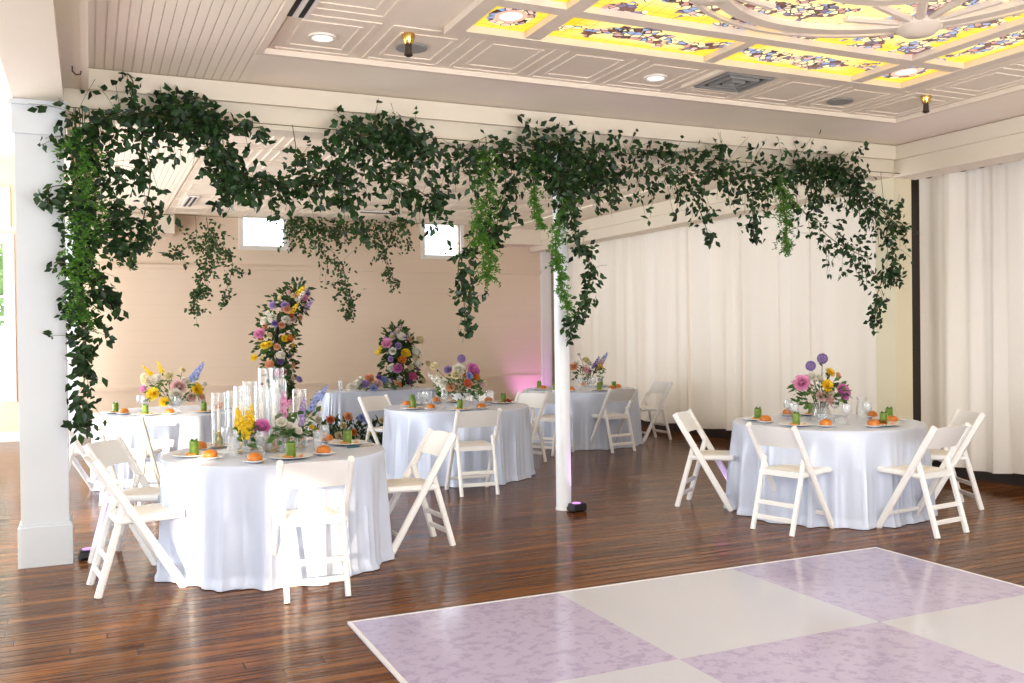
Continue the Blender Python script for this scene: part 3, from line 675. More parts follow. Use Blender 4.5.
# ------------------------------------------------------------------ flowers
def petal(b, c, ax, a, tilt, L, W, cup=.25):
    up = ax.normalized(); ref = Vector((1, 0, 0)) if abs(up.x) < .8 else Vector((0, 1, 0))
    e1 = up.cross(ref).normalized(); e2 = up.cross(e1)
    o = e1*math.cos(a)+e2*math.sin(a); d = o*math.sin(tilt)+up*math.cos(tilt); sd = up.cross(o).normalized(); n = d.cross(sd)
    if n.dot(up) < 0: n = -n
    m = c+d*L*.55-n*L*cup*.4; t = c+d*L
    b.add([c, m+sd*W*.5+n*W*.12, m-sd*W*.5+n*W*.12, t+sd*W*.32+n*L*cup*.3, t-sd*W*.32+n*L*cup*.3, m], [(0, 1, 5), (0, 5, 2), (1, 3, 5), (2, 5, 4), (5, 3, 4)])
def bloom_mesh(kind, seed=0):
    b = MB(); r = random.Random(seed); Z = Vector((0, 0, 1)); O = Vector((0, 0, 0))
    if kind == 'peony':
        for n, t, L in ((9, 1.45, 1.), (9, 1.1, .98), (9, .8, .92), (8, .5, .85), (6, .22, .75)):
            for k in range(n): petal(b, O, Z, 2*PI*k/n+r.uniform(-.2, .2), t+r.uniform(-.1, .1), L*r.uniform(.9, 1.05), .72, .3)
    elif kind == 'rose':
        for n, t, L in ((6, 1.3, 1.), (6, .9, .95), (5, .55, .9), (4, .2, .85)):
            for k in range(n): petal(b, O, Z, 2*PI*k/n+r.uniform(-.3, .3), t, L, .95, .35)
    elif kind == 'daisy':
        for n, t, L in ((14, 1.5, 1.), (13, 1.15, .95), (11, .8, .8), (8, .4, .6)):
            for k in range(n): petal(b, O, Z, 2*PI*k/n, t+r.uniform(-.1, .1), L, .34, .1)
    elif kind == 'allium':
        for k in range(110):
            z = 1-2*(k+.5)/110; a = k*2.399963; q = math.sqrt(1-z*z); d = Vector((q*math.cos(a), q*math.sin(a), z))
            for j in range(3): petal(b, d*.78, d, j*2.1+k, .9, .3, .2, .1)
    elif kind == 'spike':        # along +Z, height 4 units
        for k in range(30):
            z = 4*k/30; w = .75*(1-.72*(k/30)**1.4)+.06; a = k*2.399963; d = Vector((math.cos(a), math.sin(a), .4)).normalized()
            p = Vector((math.cos(a)*w*.55, math.sin(a)*w*.55, z+r.uniform(-.1, .1)))
            for j in range(5): petal(b, p, d, j*1.257+k, 1.15, w*.6, w*.5, .2)
    return b
BL = {}
def bloom(kind, colr):
    k = (kind, colr)
    if k not in BL: BL[k] = bloom_mesh(kind, len(BL)).mesh(kind+'_'+colr, PM[colr])
    return BL[k]
NAME = dict(peony='peony', rose='rose', daisy='chrysanthemum', allium='allium', spike='delphinium')
def add_bloom(t, kind, colr, loc, s, dirv):
    o = bpy.data.objects.new('snapdragon' if kind == 'spike' and colr in ('pink', 'peach', 'white') else 'stock' if kind == 'spike' and colr == 'yellow' else NAME[kind], bloom(kind, colr)); COL.objects.link(o); o.parent = t
    o.location = loc; o.scale = (s, s, s); o.rotation_euler = Vector(dirv).to_track_quat('Z', 'Y').to_euler()
    o['label'] = {'hot': 'hot pink'}.get(colr, colr)+' bloom'
    return o
def arrangement(name, label, loc, vase, blooms, nleaf, lr, lz, seed=0, cat='flower arrangement', group=None, mouth=.12, lobe=None):
    """blooms: (kind, colour, x, y, z, size) relative to the table spot"""
    t = thing(name, label, cat, loc, 0, group); r = random.Random(seed)
    if vase: vase(t)
    sm = MB(); fo = MB()
    for (k, c, x, y, z, s) in blooms:
        dv = Vector((x*1.2, y*1.2-.25*abs(z), max(.05, z*.6)+.06)) if k != 'spike' else Vector((x*2.4+r.uniform(-.1, .1), y*1.2, .55))
        if k in ('peony', 'rose', 'daisy'): dv = Vector((x*1.5, y*1.5-.30, .22+r.uniform(-.05, .1)))
        add_bloom(t, k, c, (x, y, z), s, dv.normalized())
        sm.tube([(x*.12, y*.12, mouth*.5), (x*.5, y*.5, mouth+(z-mouth)*.55), (x, y, z)], .0028, 5)
        for j in range(2):
            f = r.uniform(.45, .9); q = Vector((x*f, y*f, mouth+(z-mouth)*f)); fo.leaf(q, Vector((r.uniform(-1, 1), r.uniform(-1, .6), r.uniform(-.2, .8))), Vector((0, -1, .5)), r.uniform(.04, .07), r.uniform(.02, .035))
    for i in range(nleaf):
        a = r.uniform(0, 2*PI); q = lr*math.sqrt(r.uniform(.02, 1)); z = r.uniform(*lz)
        p = Vector((q*math.cos(a), q*math.sin(a), z)); fo.leaf(p, Vector((math.cos(a), math.sin(a), r.uniform(-.6, .8))), Vector((r.uniform(-1, 1), -1, 1)), r.uniform(.04, .085), r.uniform(.02, .042))
    sm.build('stems', M['vine'], t); fo.build('foliage', M['foliage'], t); return t
def compote(t, r=.085, h=.12, m='porcelain'):
    b = MB(); b.lathe([(.05, 0), (.052, .006), (.018, .02), (.016, h*.35), (r*.7, h*.55), (r, h), (r*.94, h), (r*.6, h*.6), (0, h*.5)], 20, (0, 0, 0), False); b.build('compote_bowl', M[m], t)
def vase(r=.03, h=.14):
    def f(t):
        b = MB(); b.lathe([(0, .003), (r*.9, .003), (r, .02), (r*1.05, h*.5), (r*.8, h*.85), (r, h), (r*.93, h), (r*.75, h*.85), (r*.95, h*.5), (r*.9, .02)], 18, (0, 0, 0), False); b.build('glass_vase', M['glass'], t)
    return f
# candle table: bud vases
arrangement('bud_vase', 'yellow stock flowers in a clear bud vase on the candle table', (.90, 6.10, ZT), vase(.03, .13), [('spike', 'yellow', -.02, 0, .16, .042), ('spike', 'yellow', .02, .01, .15, .040), ('spike', 'yellow', -.005, -.02, .12, .036), ('spike', 'yellow', .035, .03, .19, .036), ('spike', 'yellow', -.045, .03, .18, .032)], 14, .05, (.08, .2), 1, 'vase of flowers', 'bud vases on the candle table')
arrangement('bud_vase', 'single big magenta peony in a bud vase on the candle table', (1.0, 6.14, ZT), vase(.024, .11), [('peony', 'magenta', 0, -.02, .175, .062), ('peony', 'pink', .015, .03, .165, .045)], 6, .04, (.06, .14), 2, 'vase of flowers', 'bud vases on the candle table')
arrangement('bud_vase', 'lavender blue delphinium leaning right in a clear vase, candle table', (1.24, 6.22, ZT), vase(.035, .13), [('spike', 'blue', .10, .0, .26, .034), ('spike', 'lavender', .04, .02, .22, .036), ('spike', 'lavender', .02, -.02, .17, .032), ('spike', 'blue', .16, .03, .33, .03), ('rose', 'cream', .15, 0, .27, .026), ('rose', 'orange', .14, .02, .13, .022), ('rose', 'yellow', .10, 0, .15, .02), ('spike', 'white', .06, -.01, .12, .03)], 26, .08, (.1, .26), 3, 'vase of flowers', 'bud vases on the candle table')
arrangement('bud_vase', 'tall pink snapdragon in a slim vase behind the candles', (1.20, 6.36, ZT), vase(.022, .12), [('spike', 'pink', -.01, .0, .22, .036), ('spike', 'pink', .0, .02, .29, .03), ('rose', 'coral', .02, -.01, .2, .02), ('rose', 'peach', .035, -.02, .17, .02)], 14, .05, (.08, .22), 4, 'vase of flowers', 'bud vases on the candle table')
arrangement('bud_vase', 'white lisianthus in a clear vase near the middle of the candle table', (1.15, 6.16, ZT), vase(.036, .12), [('rose', 'white', -.02, -.02, .20, .04), ('rose', 'white', .03, 0, .17, .035), ('rose', 'white', .0, .03, .15, .03), ('rose', 'white', .08, -.03, .14, .034), ('spike', 'white', .06, .0, .14, .026)], 20, .06, (.07, .18), 5, 'vase of flowers', 'bud vases on the candle table')
# sunlit table compote
arrangement('compote_arrangement', 'pastel yellow and pink flowers in a glass compote, sunlit table', (.80, 10.2, ZT), lambda t: compote(t, .11, .12, 'cutglass'), [
 ('peony', 'blush', .02, -.1, .25, .085), ('rose', 'white', -.01, -.16, .17, .075), ('daisy', 'yellow', -.22, -.12, .19, .075), ('daisy', 'yellow', .20, -.1, .22, .075), ('daisy', 'yellow', -.12, -.16, .11, .055), ('rose', 'pink', -.30, -.05, .24, .045), ('rose', 'white', -.18, 0, .33, .06), ('rose', 'cream', -.06, .02, .36, .055), ('rose', 'white', .10, 0, .30, .055),
 ('rose', 'blush', .14, -.12, .14, .055), ('rose', 'peach', .24, -.1, .14, .045), ('spike', 'blue', .16, .05, .30, .06), ('spike', 'yellow', -.22, .05, .38, .034), ('spike', 'yellow', -.12, .06, .40, .034), ('daisy', 'cream', -.30, .05, .36, .045), ('daisy', 'cream', .08, .05, .42, .04), ('rose', 'white', .28, 0, .27, .04), ('rose', 'cream', -.28, 0, .32, .05)], 90, .27, (.1, .33), 6)
# middle table compote
arrangement('compote_arrangement', 'full compote of pink peony and cream roses on the middle table', (3.55, 9.2, ZT), lambda t: compote(t, .10, .14), [
 ('allium', 'purple', .03, 0, .50, .045), ('peony', 'magenta', .12, -.08, .37, .085), ('peony', 'pink', .16, -.02, .36, .07), ('rose', 'white', -.04, -.08, .38, .075), ('rose', 'cream', -.08, -.1, .33, .055), ('rose', 'coral', .03, -.16, .24, .055), ('rose', 'orange', .14, -.12, .30, .05), ('daisy', 'blue', .06, -.14, .32, .045), ('rose', 'peach', -.14, -.12, .20, .05),
 ('spike', 'white', -.18, -.05, .18, .05), ('spike', 'white', -.22, 0, .24, .045), ('rose', 'cream', -.27, 0, .42, .05), ('rose', 'white', -.20, -.08, .26, .05), ('rose', 'lavender', -.12, 0, .38, .05), ('rose', 'cream', .26, -.05, .23, .045), ('rose', 'blush', .20, -.12, .22, .05), ('rose', 'white', .10, 0, .44, .035), ('rose', 'orange', .01, -.1, .34, .03)], 190, .24, (.10, .30), 7)
# pole table arrangement
arrangement('vase_arrangement', 'airy peach flowers and delphinium spires in glass vase behind pole', (6.10, 11.0, ZT), vase(.05, .16), [
 ('spike', 'blue', .22, .05, .33, .05), ('spike', 'purple', .12, .05, .28, .045), ('spike', 'peach', .15, 0, .24, .045), ('rose', 'cream', -.06, -.05, .38, .06), ('rose', 'white', -.20, -.03, .34, .05), ('rose', 'peach', -.24, -.05, .30, .06), ('rose', 'blush', -.10, -.1, .26, .055), ('daisy', 'yellow', .16, -.05, .29, .05), ('rose', 'pink', -.05, -.1, .24, .05), ('rose', 'white', .02, 0, .33, .05), ('rose', 'white', -.13, 0, .46, .03)], 70, .2, (.12, .3), 8)
# curtain table : three clear vases in one low group
arrangement('vase_arrangement', 'pink peony, yellow mums and purple alliums in clear glass, right table', (5.53, 6.0, ZT), vase(.075, .15), [(k, c, x*1.15, y, z*1.13, s*1.12) for (k, c, x, y, z, s) in [
 ('allium', 'purple', .02, 0, .46, .040), ('allium', 'purple', -.09, 0, .41, .038), ('peony', 'pink', -.22, -.06, .29, .065), ('peony', 'magenta', .08, -.14, .215, .068), ('daisy', 'yellow', -.02, -.1, .265, .05), ('daisy', 'yellow', .07, -.02, .355, .045), ('rose', 'peach', .14, -.02, .33, .032), ('rose', 'blush', -.08, -.1, .19, .045), ('rose', 'blush', -.03, -.13, .16, .045),
 ('rose', 'white', -.1, -.03, .33, .04), ('rose', 'white', .0, .02, .31, .035), ('daisy', 'blue', -.12, 0, .32, .03), ('rose', 'white', .01, -.1, .21, .03), ('spike', 'white', .10, .04, .33, .022)]], 170, .21, (.14, .30), 9)
for (x, y, rr, h, l) in ((5.46, 5.9, .05, .12, 'low clear glass vase left of the flowers on the right table'), (5.80, 5.82, .045, .20, 'tall clear glass vase right of the flowers on the right table'), (5.5, 5.74, .06, .07, 'low clear glass bowl before the flowers on the right table')):
    t = thing('glass_vessel', l, 'vase', (x, y, ZT), 0, 'clear glass vessels'); vase(rr, h)(t)
# head table runner
arrangement('flower_runner', 'low pastel flower runner along the head table front', (3.62, 12.52, ZT), None, [(k, c, x, y, z, s) for (k, c, x, y, z, s) in [
 ('rose', 'white', -.30, -.03, .08, .07), ('rose', 'peach', -.12, -.04, .16, .075), ('rose', 'lavender', -.18, -.06, .08, .07), ('rose', 'blue', .08, -.05, .12, .07), ('rose', 'blush', -.02, -.08, .08, .07), ('rose', 'purple', .03, 0, .16, .055), ('rose', 'white', .14, -.02, .10, .06), ('rose', 'peach', .24, -.06, .07, .06), ('daisy', 'blue', -.08, -.1, .03, .06), ('rose', 'orange', .30, -.02, .06, .05), ('rose', 'white', -.38, 0, .05, .06), ('daisy', 'lavender', .22, -.06, .0, .055), ('rose', 'white', -.24, 0, .14, .055)]], 60, .3, (.02, .1), 10)

# floral pillars and floor meadow
def spine_pt(P, f):
    n = len(P)-1; k = min(int(f*n), n-1); t = f*n-k; return Vector(P[k][:3]).lerp(Vector(P[k+1][:3]), t), P[k][3]*(1-t)+P[k+1][3]*t
def floral_pillar(label, base, P, blooms, nb, nl, seed, extra=(), fill=()):
    t = thing('floral_tower', label, 'floral pillar', base, 0, 'flower pillars behind the head table'); r = random.Random(seed)
    b = MB(); b.tube([p[:3] for p in P], .03, 8); b.build('stand', M['wicker'], t)
    b = MB(); b.lathe([(.16, 0), (.16, .015), (.03, .03)], 20, (P[0][0], P[0][1], 0)); b.build('base_plate', M['wicker'], t)
    fo = MB(); lo = .28
    for i in range(nl):
        p, rad = spine_pt(P, r.uniform(lo*.6, 1)); d = Vector((r.gauss(0, 1), r.gauss(0, 1), r.gauss(0, 1))).normalized(); q = rad*r.uniform(.3, 1.25)
        fo.leaf(p+d*q, d+Vector((0, 0, -.2)), Vector((r.uniform(-1, 1), -1, 1)), r.uniform(.06, .12), r.uniform(.04, .065))
    fo.build('foliage', M['leaf2'], t)
    for i in range(nb):
        f = lo+(1-lo)*(i+.5)/nb; p, rad = spine_pt(P, f); a = i*2.4+r.uniform(-.4, .4); fx = math.sin(a)*.95
        d = Vector((fx, -math.sqrt(max(.05, 1-fx*fx)), r.uniform(-.2, .3))).normalized(); k, c, s = blooms[r.randrange(len(blooms))]
        add_bloom(t, k, c, p+d*rad*.95, s*r.uniform(.7, .98), d)
    for (k, c, x, y, z, s) in extra: add_bloom(t, k, c, (x, y, z), s*.85, (x*.3+.2 if k == 'spike' else x, -.5, .4))
    return t
MIX = [('rose', 'white', .075), ('rose', 'cream', .07), ('rose', 'white', .06), ('rose', 'lavender', .07), ('rose', 'purple', .055), ('rose', 'peach', .065), ('daisy', 'yellow', .055), ('rose', 'blush', .06), ('rose', 'coral', .045), ('rose', 'cream', .05)]
floral_pillar('taller floral pillar left of the head table, leaning to the right', (2.40, 13.1, 0), [(.08, 0, 0, .03), (.06, 0, .55, .06), (.02, 0, .95, .17), (-.06, 0, 1.35, .25), (-.02, 0, 1.65, .26), (.14, 0, 1.92, .22), (.30, 0, 2.12, .13)], MIX, 44, 900, 21,
  [('peony', 'pink', -.30, -.2, 1.52, .10), ('daisy', 'yellow', -.24, -.22, 1.36, .075), ('peony', 'hot', -.06, -.22, .98, .08), ('rose', 'peach', -.18, -.22, 1.10, .085), ('peony', 'pink', .30, -.16, 2.02, .085), ('spike', 'yellow', .20, -.1, 2.02, .08), ('spike', 'yellow', .12, -.15, 1.80, .07), ('spike', 'white', .22, -.12, 1.98, .07), ('spike', 'lavender', .32, -.1, 1.85, .07), ('rose', 'lavender', .22, -.15, .88, .07), ('spike', 'pink', .02, -.16, .50, .07), ('rose', 'white', .04, -.26, 1.70, .085), ('rose', 'white', -.04, -.27, 1.22, .085), ('daisy', 'yellow', -.36, -.1, 1.20, .065), ('rose', 'orange', .10, -.22, 1.45, .07), ('rose', 'red', -.28, -.1, .82, .05)])
floral_pillar('shorter round floral pillar right of the head table above the middle table', (4.12, 13.1, 0), [(.06, 0, 0, .03), (.06, 0, .6, .06), (.04, 0, .85, .22), (.0, 0, 1.12, .27), (-.02, 0, 1.36, .22), (-.04, 0, 1.52, .10)], MIX[:6], 22, 800, 22,
  [('peony', 'pink', -.24, -.2, 1.36, .10), ('peony', 'magenta', -.10, -.25, 1.0, .095), ('peony', 'hot', .12, -.25, .88, .085), ('daisy', 'yellow', .02, -.26, 1.22, .09), ('spike', 'yellow', -.36, -.1, 1.22, .06), ('rose', 'orange', -.04, -.27, 1.12, .08), ('rose', 'white', .18, -.22, 1.22, .1), ('rose', 'white', .20, -.22, 1.05, .085), ('rose', 'white', -.02, -.18, 1.45, .09), ('rose', 'cream', .26, -.15, 1.40, .09), ('spike', 'blush', -.08, -.05, 1.50, .06), ('rose', 'cream', .30, -.15, .80, .07), ('rose', 'cream', .40, -.1, 1.05, .07)])
t = thing('floor_flower_meadow', 'low green bank of mixed flowers on the floor before head table', 'flower arrangement', (2.95, 11.7, 0)); r = random.Random(31); fo = MB()
b = MB(); b.box(-.5, .5, -.16, .16, .0, .08); b.build('trough', M['wicker'], t, False)
for i in range(700):
    x = r.uniform(-.7, .72); y = r.uniform(-.25, .25); hm = .44*(1-.25*(x/.6)**2)*(1-(y/.4)**2); z = r.uniform(.03, hm)
    fo.leaf(Vector((x, y, z)), Vector((r.gauss(0, .6), r.gauss(0, .6)-.3, 1)), Vector((r.uniform(-1, 1), -1, .3)), r.uniform(.06, .11), r.uniform(.025, .045))
fo.build('foliage', M['leaf2'], t)
for (k, c, x, z, s) in [('rose', 'coral', -.24, .44, .055), ('rose', 'peach', -.02, .47, .065), ('rose', 'white', -.40, .45, .06), ('rose', 'cream', -.08, .36, .05), ('daisy', 'blue', .16, .45, .055), ('spike', 'blue', .22, .40, .045), ('daisy', 'yellow', .30, .26, .055), ('rose', 'cream', -.14, .24, .055), ('rose', 'orange', .05, .27, .05), ('rose', 'cream', .42, .40, .05), ('rose', 'white', -.48, .38, .05), ('rose', 'peach', -.33, .25, .045), ('rose', 'white', .1, .2, .04), ('spike', 'white', .5, .3, .04)]:
    add_bloom(t, k, c, (x, -.22, z), s, (0, -1, .4))

# ------------------------------------------------------------------ hanging greenery
SM = 'smilax garlands hung along the beam'; BG = 'smilax strands hung along the back wall'
STRANDS = [
('left_post','leaf',6.76,[(-0.08, 2.98), (-0.01, 2.61), (-0.03, 2.21), (-0.06, 1.81), (-0.03, 1.42), (-0.05, 0.97)],0.16,0.09,430,'long dark leafy garland falling beside the left column'),
('left_fern','fern',6.70,[(-0.04, 2.85), (-0.0, 2.4), (-0.06, 2.01), (-0.03, 1.62)],0.13,0.08,300,'feathery bright green fern strand beside the left column'),
('left_tuft','leaf',6.72,[(-0.07, 2.5), (-0.19, 2.48), (-0.26, 2.44)],0.07,0.05,26,'small leafy sprig sticking out over the left column face'),
('left_tuft2','leaf',6.72,[(-0.06, 1.96), (-0.15, 1.99), (-0.2, 1.99)],0.04,0.03,12,'tiny leaf sprig lower on the left column edge'),
('left_arm','leaf',6.76,[(0.02, 2.67), (0.17, 2.45), (0.2, 2.25), (0.16, 2.12)],0.15,0.08,120,'dark leafy strand hanging just right of the column garland'),
('left_arm2','leaf',6.76,[(-0.02, 2.0), (0.1, 1.85), (0.2, 1.72)],0.08,0.04,60,'leafy sprig reaching right from the column garland at mid height'),
('beam_mass','leaf',6.74,[(-0.01, 2.9), (0.24, 3.0), (0.49, 2.98), (0.75, 2.96), (0.86, 2.69), (0.98, 2.51)],0.16,0.12,420,'dense dark garland at the left end of the beam'),
('beam_knot','leaf',6.78,[(0.46, 3.03), (0.64, 3.09), (0.81, 3.06)],0.10,0.10,200,'dark leafy knot pressed against the beam left of center'),
('curl','leaf',6.7,[(0.26, 3.26), (0.29, 3.19), (0.27, 3.13), (0.33, 3.0)],0.04,0.03,16,'thin curled vine tip rising above the beam at left'),
('hang2','leaf',6.76,[(0.33, 2.86), (0.39, 2.6), (0.35, 2.32), (0.29, 2.15)],0.18,0.09,110,'loose strand with scattered leaves hanging below the left beam end'),
('mid1','leaf',6.76,[(0.8, 3.02), (0.99, 2.96), (1.15, 2.99)],0.09,0.06,60,'sparse leafy tip right of the dark left knot'),
('mid2','leaf',6.74,[(0.86, 2.69), (1.08, 2.61), (1.29, 2.6), (1.53, 2.59), (1.73, 2.69)],0.14,0.11,230,'low swag of dark leaves over the left high window'),
('mid3','leaf',6.74,[(1.36, 2.76), (1.58, 2.84), (1.73, 2.93), (1.98, 2.98), (2.25, 3.0)],0.11,0.14,150,'rising garland of leaves toward the second beam knot'),
('knot3','leaf',6.76,[(1.85, 2.98), (2.06, 2.99), (2.27, 2.93)],0.16,0.13,230,'second dense dark leaf knot on the beam'),
('mid4','leaf',6.76,[(1.73, 2.71), (2.0, 2.67), (2.27, 2.59), (2.49, 2.49)],0.18,0.12,210,'loose lower swag of leaves under the second knot'),
('mid4b','leaf',6.76,[(1.71, 2.6), (1.77, 2.46), (1.85, 2.31)],0.10,0.06,40,'short hanging sprig left under the second knot'),
('mid5','leaf',6.74,[(2.23, 2.96), (2.55, 2.85), (2.84, 2.92), (3.19, 2.92)],0.15,0.15,230,'garland run between the second knot and the pole knot'),
('fern5','fern',6.72,[(2.83, 2.93), (2.85, 2.58), (2.78, 2.34), (2.83, 2.15), (2.86, 1.93)],0.12,0.08,260,'long bright green fern strand left of the pole'),
('mid5b','leaf',6.75,[(3.03, 2.83), (2.99, 2.51), (2.9, 2.23)],0.12,0.08,100,'dark leaf strand hanging beside the long bright fern'),
('fern5b','fern',6.72,[(3.25, 2.92), (3.27, 2.6), (3.31, 2.34)],0.08,0.04,110,'short narrow fern strand just left of the pole'),
('low5','leaf',6.85,[(2.82, 2.28), (2.65, 2.06), (2.68, 1.8), (2.71, 1.52)],0.16,0.07,120,'lowest trailing leaf strand in front of the back wall'),
('knot6','leaf',6.76,[(3.24, 3.04), (3.52, 3.06), (3.74, 2.87), (3.93, 2.93)],0.19,0.16,320,'dense leaf knot on the beam at the top of the pole'),
('knot6b','leaf',6.74,[(3.36, 2.88), (3.5, 2.76), (3.64, 2.68)],0.17,0.15,260,'dark leaf mass covering the top of the white pole'),
('drop6','leaf',6.72,[(3.58, 2.65), (3.63, 2.29), (3.78, 2.02), (3.68, 1.76), (3.54, 1.5)],0.10,0.07,150,'leaf strand trailing down along the right of the pole'),
('fern6','fern',6.7,[(3.53, 2.57), (3.44, 2.2), (3.47, 1.96), (3.52, 1.69)],0.09,0.05,170,'bright fern strand wrapping down the pole'),
('beam7','leaf',6.74,[(3.87, 2.88), (4.26, 2.84), (4.67, 2.84), (5.14, 2.93)],0.20,0.18,280,'garland run right of the pole before the curtains'),
('top7','leaf',6.76,[(4.28, 3.04), (4.74, 3.05), (5.13, 3.09)],0.08,0.08,70,'thin leafy edge against the beam right of the pole'),
('hang7','leaf',6.74,[(4.77, 2.76), (4.87, 2.51), (4.95, 2.33)],0.10,0.06,45,'short strand hanging before the curtain top right of pole'),
('beam8','leaf',6.74,[(5.09, 2.96), (5.53, 2.87), (5.99, 2.95), (6.62, 2.98)],0.19,0.18,300,'garland run over the right half of the beam'),
('fern8','fern',6.7,[(5.7, 2.87), (5.76, 2.58), (5.83, 2.22)],0.14,0.06,170,'bright fern strand at the right part of the beam'),
('hang8','leaf',6.74,[(5.42, 2.66), (5.47, 2.32)],0.13,0.07,50,'leaf strand hanging left of the right fern'),
('knot8','leaf',6.76,[(6.01, 3.02), (6.37, 3.01), (6.72, 2.92)],0.19,0.19,220,'dense dark leaf knot near the right pillar'),
('end9','leaf',6.74,[(6.57, 2.98), (6.87, 2.73), (7.21, 2.47)],0.21,0.14,210,'garland end sloping down to the right pillar'),
('low9','leaf',6.76,[(6.0, 2.65), (6.39, 2.33), (6.83, 2.17)],0.19,0.15,150,'lower swag of leaves before the right curtains'),
('drop9','leaf',6.72,[(7.05, 2.43), (7.08, 2.14), (6.94, 1.87), (6.89, 1.56)],0.15,0.07,150,'strand trailing down the front of the right pillar'),
('bk0','leaf2',14.5,[(0.23, 2.92), (0.53, 2.9), (0.82, 2.88)],0.17,0.14,80,'far leafy swag behind the column garland'),
('bk0b','leaf2',14.5,[(0.55, 2.83), (0.56, 2.53)],0.12,0.06,30,'far short sprig behind the column garland'),
('bk1','leaf2',14.5,[(1.61, 3.27), (1.64, 2.86), (1.52, 2.37), (1.43, 1.86)],0.33,0.09,190,'far long strand hanging left of the left high window'),
('bk1b','leaf2',14.5,[(1.46, 2.93), (1.12, 2.65)],0.18,0.12,50,'far side sprig left of the far long strand'),
('bk1c','leaf2',14.5,[(1.73, 3.01), (1.97, 2.61), (1.84, 2.07)],0.24,0.09,80,'far strand directly beside the left high window'),
('bk2','leaf2',14.5,[(2.77, 3.21), (3.23, 3.2), (3.7, 3.18)],0.22,0.22,260,'far dense swag right of the left high window'),
('bk2b','leaf2',14.5,[(3.23, 3.06), (3.61, 2.65), (3.72, 2.24), (3.78, 1.86)],0.31,0.11,150,'far strand trailing down the middle of the back wall'),
('bk3','leaf2',14.5,[(3.98, 3.29), (4.36, 3.24), (4.74, 3.28)],0.19,0.19,150,'far swag left of the right high window'),
('bk3b','leaf2',14.5,[(4.24, 3.09), (4.4, 2.66), (4.53, 2.24)],0.19,0.08,70,'far short strand left of the right high window'),
]
def smooth_path(P, n):
    out = []; k = len(P)-1
    for i in range(n+1):
        f = i/n*k; j = min(int(f), k-1); t = f-j
        p0, p1, p2, p3 = P[max(j-1, 0)], P[j], P[j+1], P[min(j+2, k)]
        out.append(0.5*((2*p1)+(p2-p0)*t+(2*p0-5*p1+4*p2-p3)*t*t+(3*p1-p0-3*p2+p3)*t*t*t))
    return out
for si, (nm, kind, Y, P, r0, r1, n, label) in enumerate(STRANDS):
    r = random.Random(100+si); fern = kind == 'fern'; far = Y > 10
    t = thing('fern_strand' if fern else 'smilax_garland', label, 'fern strand' if fern else 'garland', (P[0][0], Y, P[0][1]), 0, BG if far else ('bright fern strands along the beam' if fern else SM))
    off = Vector((P[0][0], Y, P[0][1]))
    pts = smooth_path([Vector((x, Y+(.03*math.sin(i*2.1+si)), z))-off for i, (x, z) in enumerate(P)], 24)
    vb = MB(); vb.tube(pts, .004, 5); lb = MB()
    if P[0][1] < 2.98: vb.tube([pts[0], pts[0]+Vector((.01, .02, .1)), Vector((.0, (14.52 if far else 6.80)-Y, (3.30 if far else 3.02)-P[0][1]))], .003, 4)
    def at(f):
        k = min(int(f*24), 23); q = f*24-k; return pts[k].lerp(pts[k+1], q)
    if fern:
        nb = n//2
        for i in range(nb):
            f = ((i+r.random())/nb)**1.1; p = at(f); rad = (r0*(1-f)+r1*f)*r.uniform(.4, 1.5)
            a = r.uniform(0, 2*PI); d = Vector((math.cos(a), math.sin(a)*.7, r.uniform(-.5, .35))).normalized()
            e = p+d*rad+Vector((0, 0, -rad*r.uniform(.2, .9))); m = p.lerp(e, .5)+Vector((0, 0, rad*.2)); vb.tube([p, m, e], .0012, 3)
            for k in range(11):
                t_ = (k+1)/11; q = p.lerp(m, t_*2) if t_ < .5 else m.lerp(e, t_*2-1)
                for _ in range(2): lb.leaf(q, Vector((r.gauss(0, 1), r.gauss(0, .7), r.gauss(-.3, .7))).normalized(), Vector((r.uniform(-1, 1), -1, r.uniform(-.5, .5))), r.uniform(.018, .038), .010, .1)
    else:
        ns = max(4, n//5); sprigs = []
        for i in range(ns):
            f = (i+r.random())/ns; p = at(f); rad = (r0*(1-f)+r1*f)*1.5
            a = r.uniform(0, 2*PI); d = Vector((math.cos(a), r.uniform(-.6, .3), math.sin(a)*.9-.1)).normalized()
            if r.random() < .4: d = Vector((r.uniform(-.4, .4), r.uniform(-.4, .2), -1)).normalized(); rad *= 1.25
            e = p+d*rad*r.uniform(.5, 1.3); sprigs.append((p, e)); vb.tube([p, p.lerp(e, .55)+Vector((0, 0, .015)), e], .0016, 3)
        for i in range(int(n*(1.75 if not far else 2.2))):
            if r.random() < .8:
                p, e = sprigs[r.randrange(ns)]; t_ = r.uniform(.05, 1.08); q = p.lerp(e, t_)+Vector((r.gauss(0, .018), r.gauss(0, .025), r.gauss(0, .018)))
            else:
                f = r.random(); rad = (r0*(1-f)+r1*f); q = at(f)+Vector((r.gauss(0, .5), r.gauss(0, .35), r.gauss(0, .5)))*rad
            if not far and q.y+Y > 6.83: q.y = 6.83-Y-r.random()*.05
            d = Vector((r.gauss(0, .8), r.gauss(0, .5)-.15, -.5+r.gauss(0, .6))).normalized()
            L = r.uniform(.048, .080)*(1 if not far else 1.05)
            lb.leaf(q, d, Vector((r.gauss(0, .5), -1, r.gauss(0, .6))), L, L*r.uniform(.48, .66))
    vb.build('vine', M['vine'], t); lb.build('leaves', M[kind], t)
# garland supports: a wire along the beam face and one at the rear ceiling edge
for (y, z, x0, x1, l) in ((6.80, 3.02, -.12, 7.3, 'thin wire carrying the garlands along the beam'), (14.52, 3.30, .1, 5.0, 'thin wire carrying the far greenery below the rear ceiling')):
    b = MB(); b.tube([(x0, y, z), ((x0+x1)/2, y, z-.02), (x1, y, z)], .003, 5); tag(b.build('garland_wire', M['vine']), l, 'wire', 'garland wires')

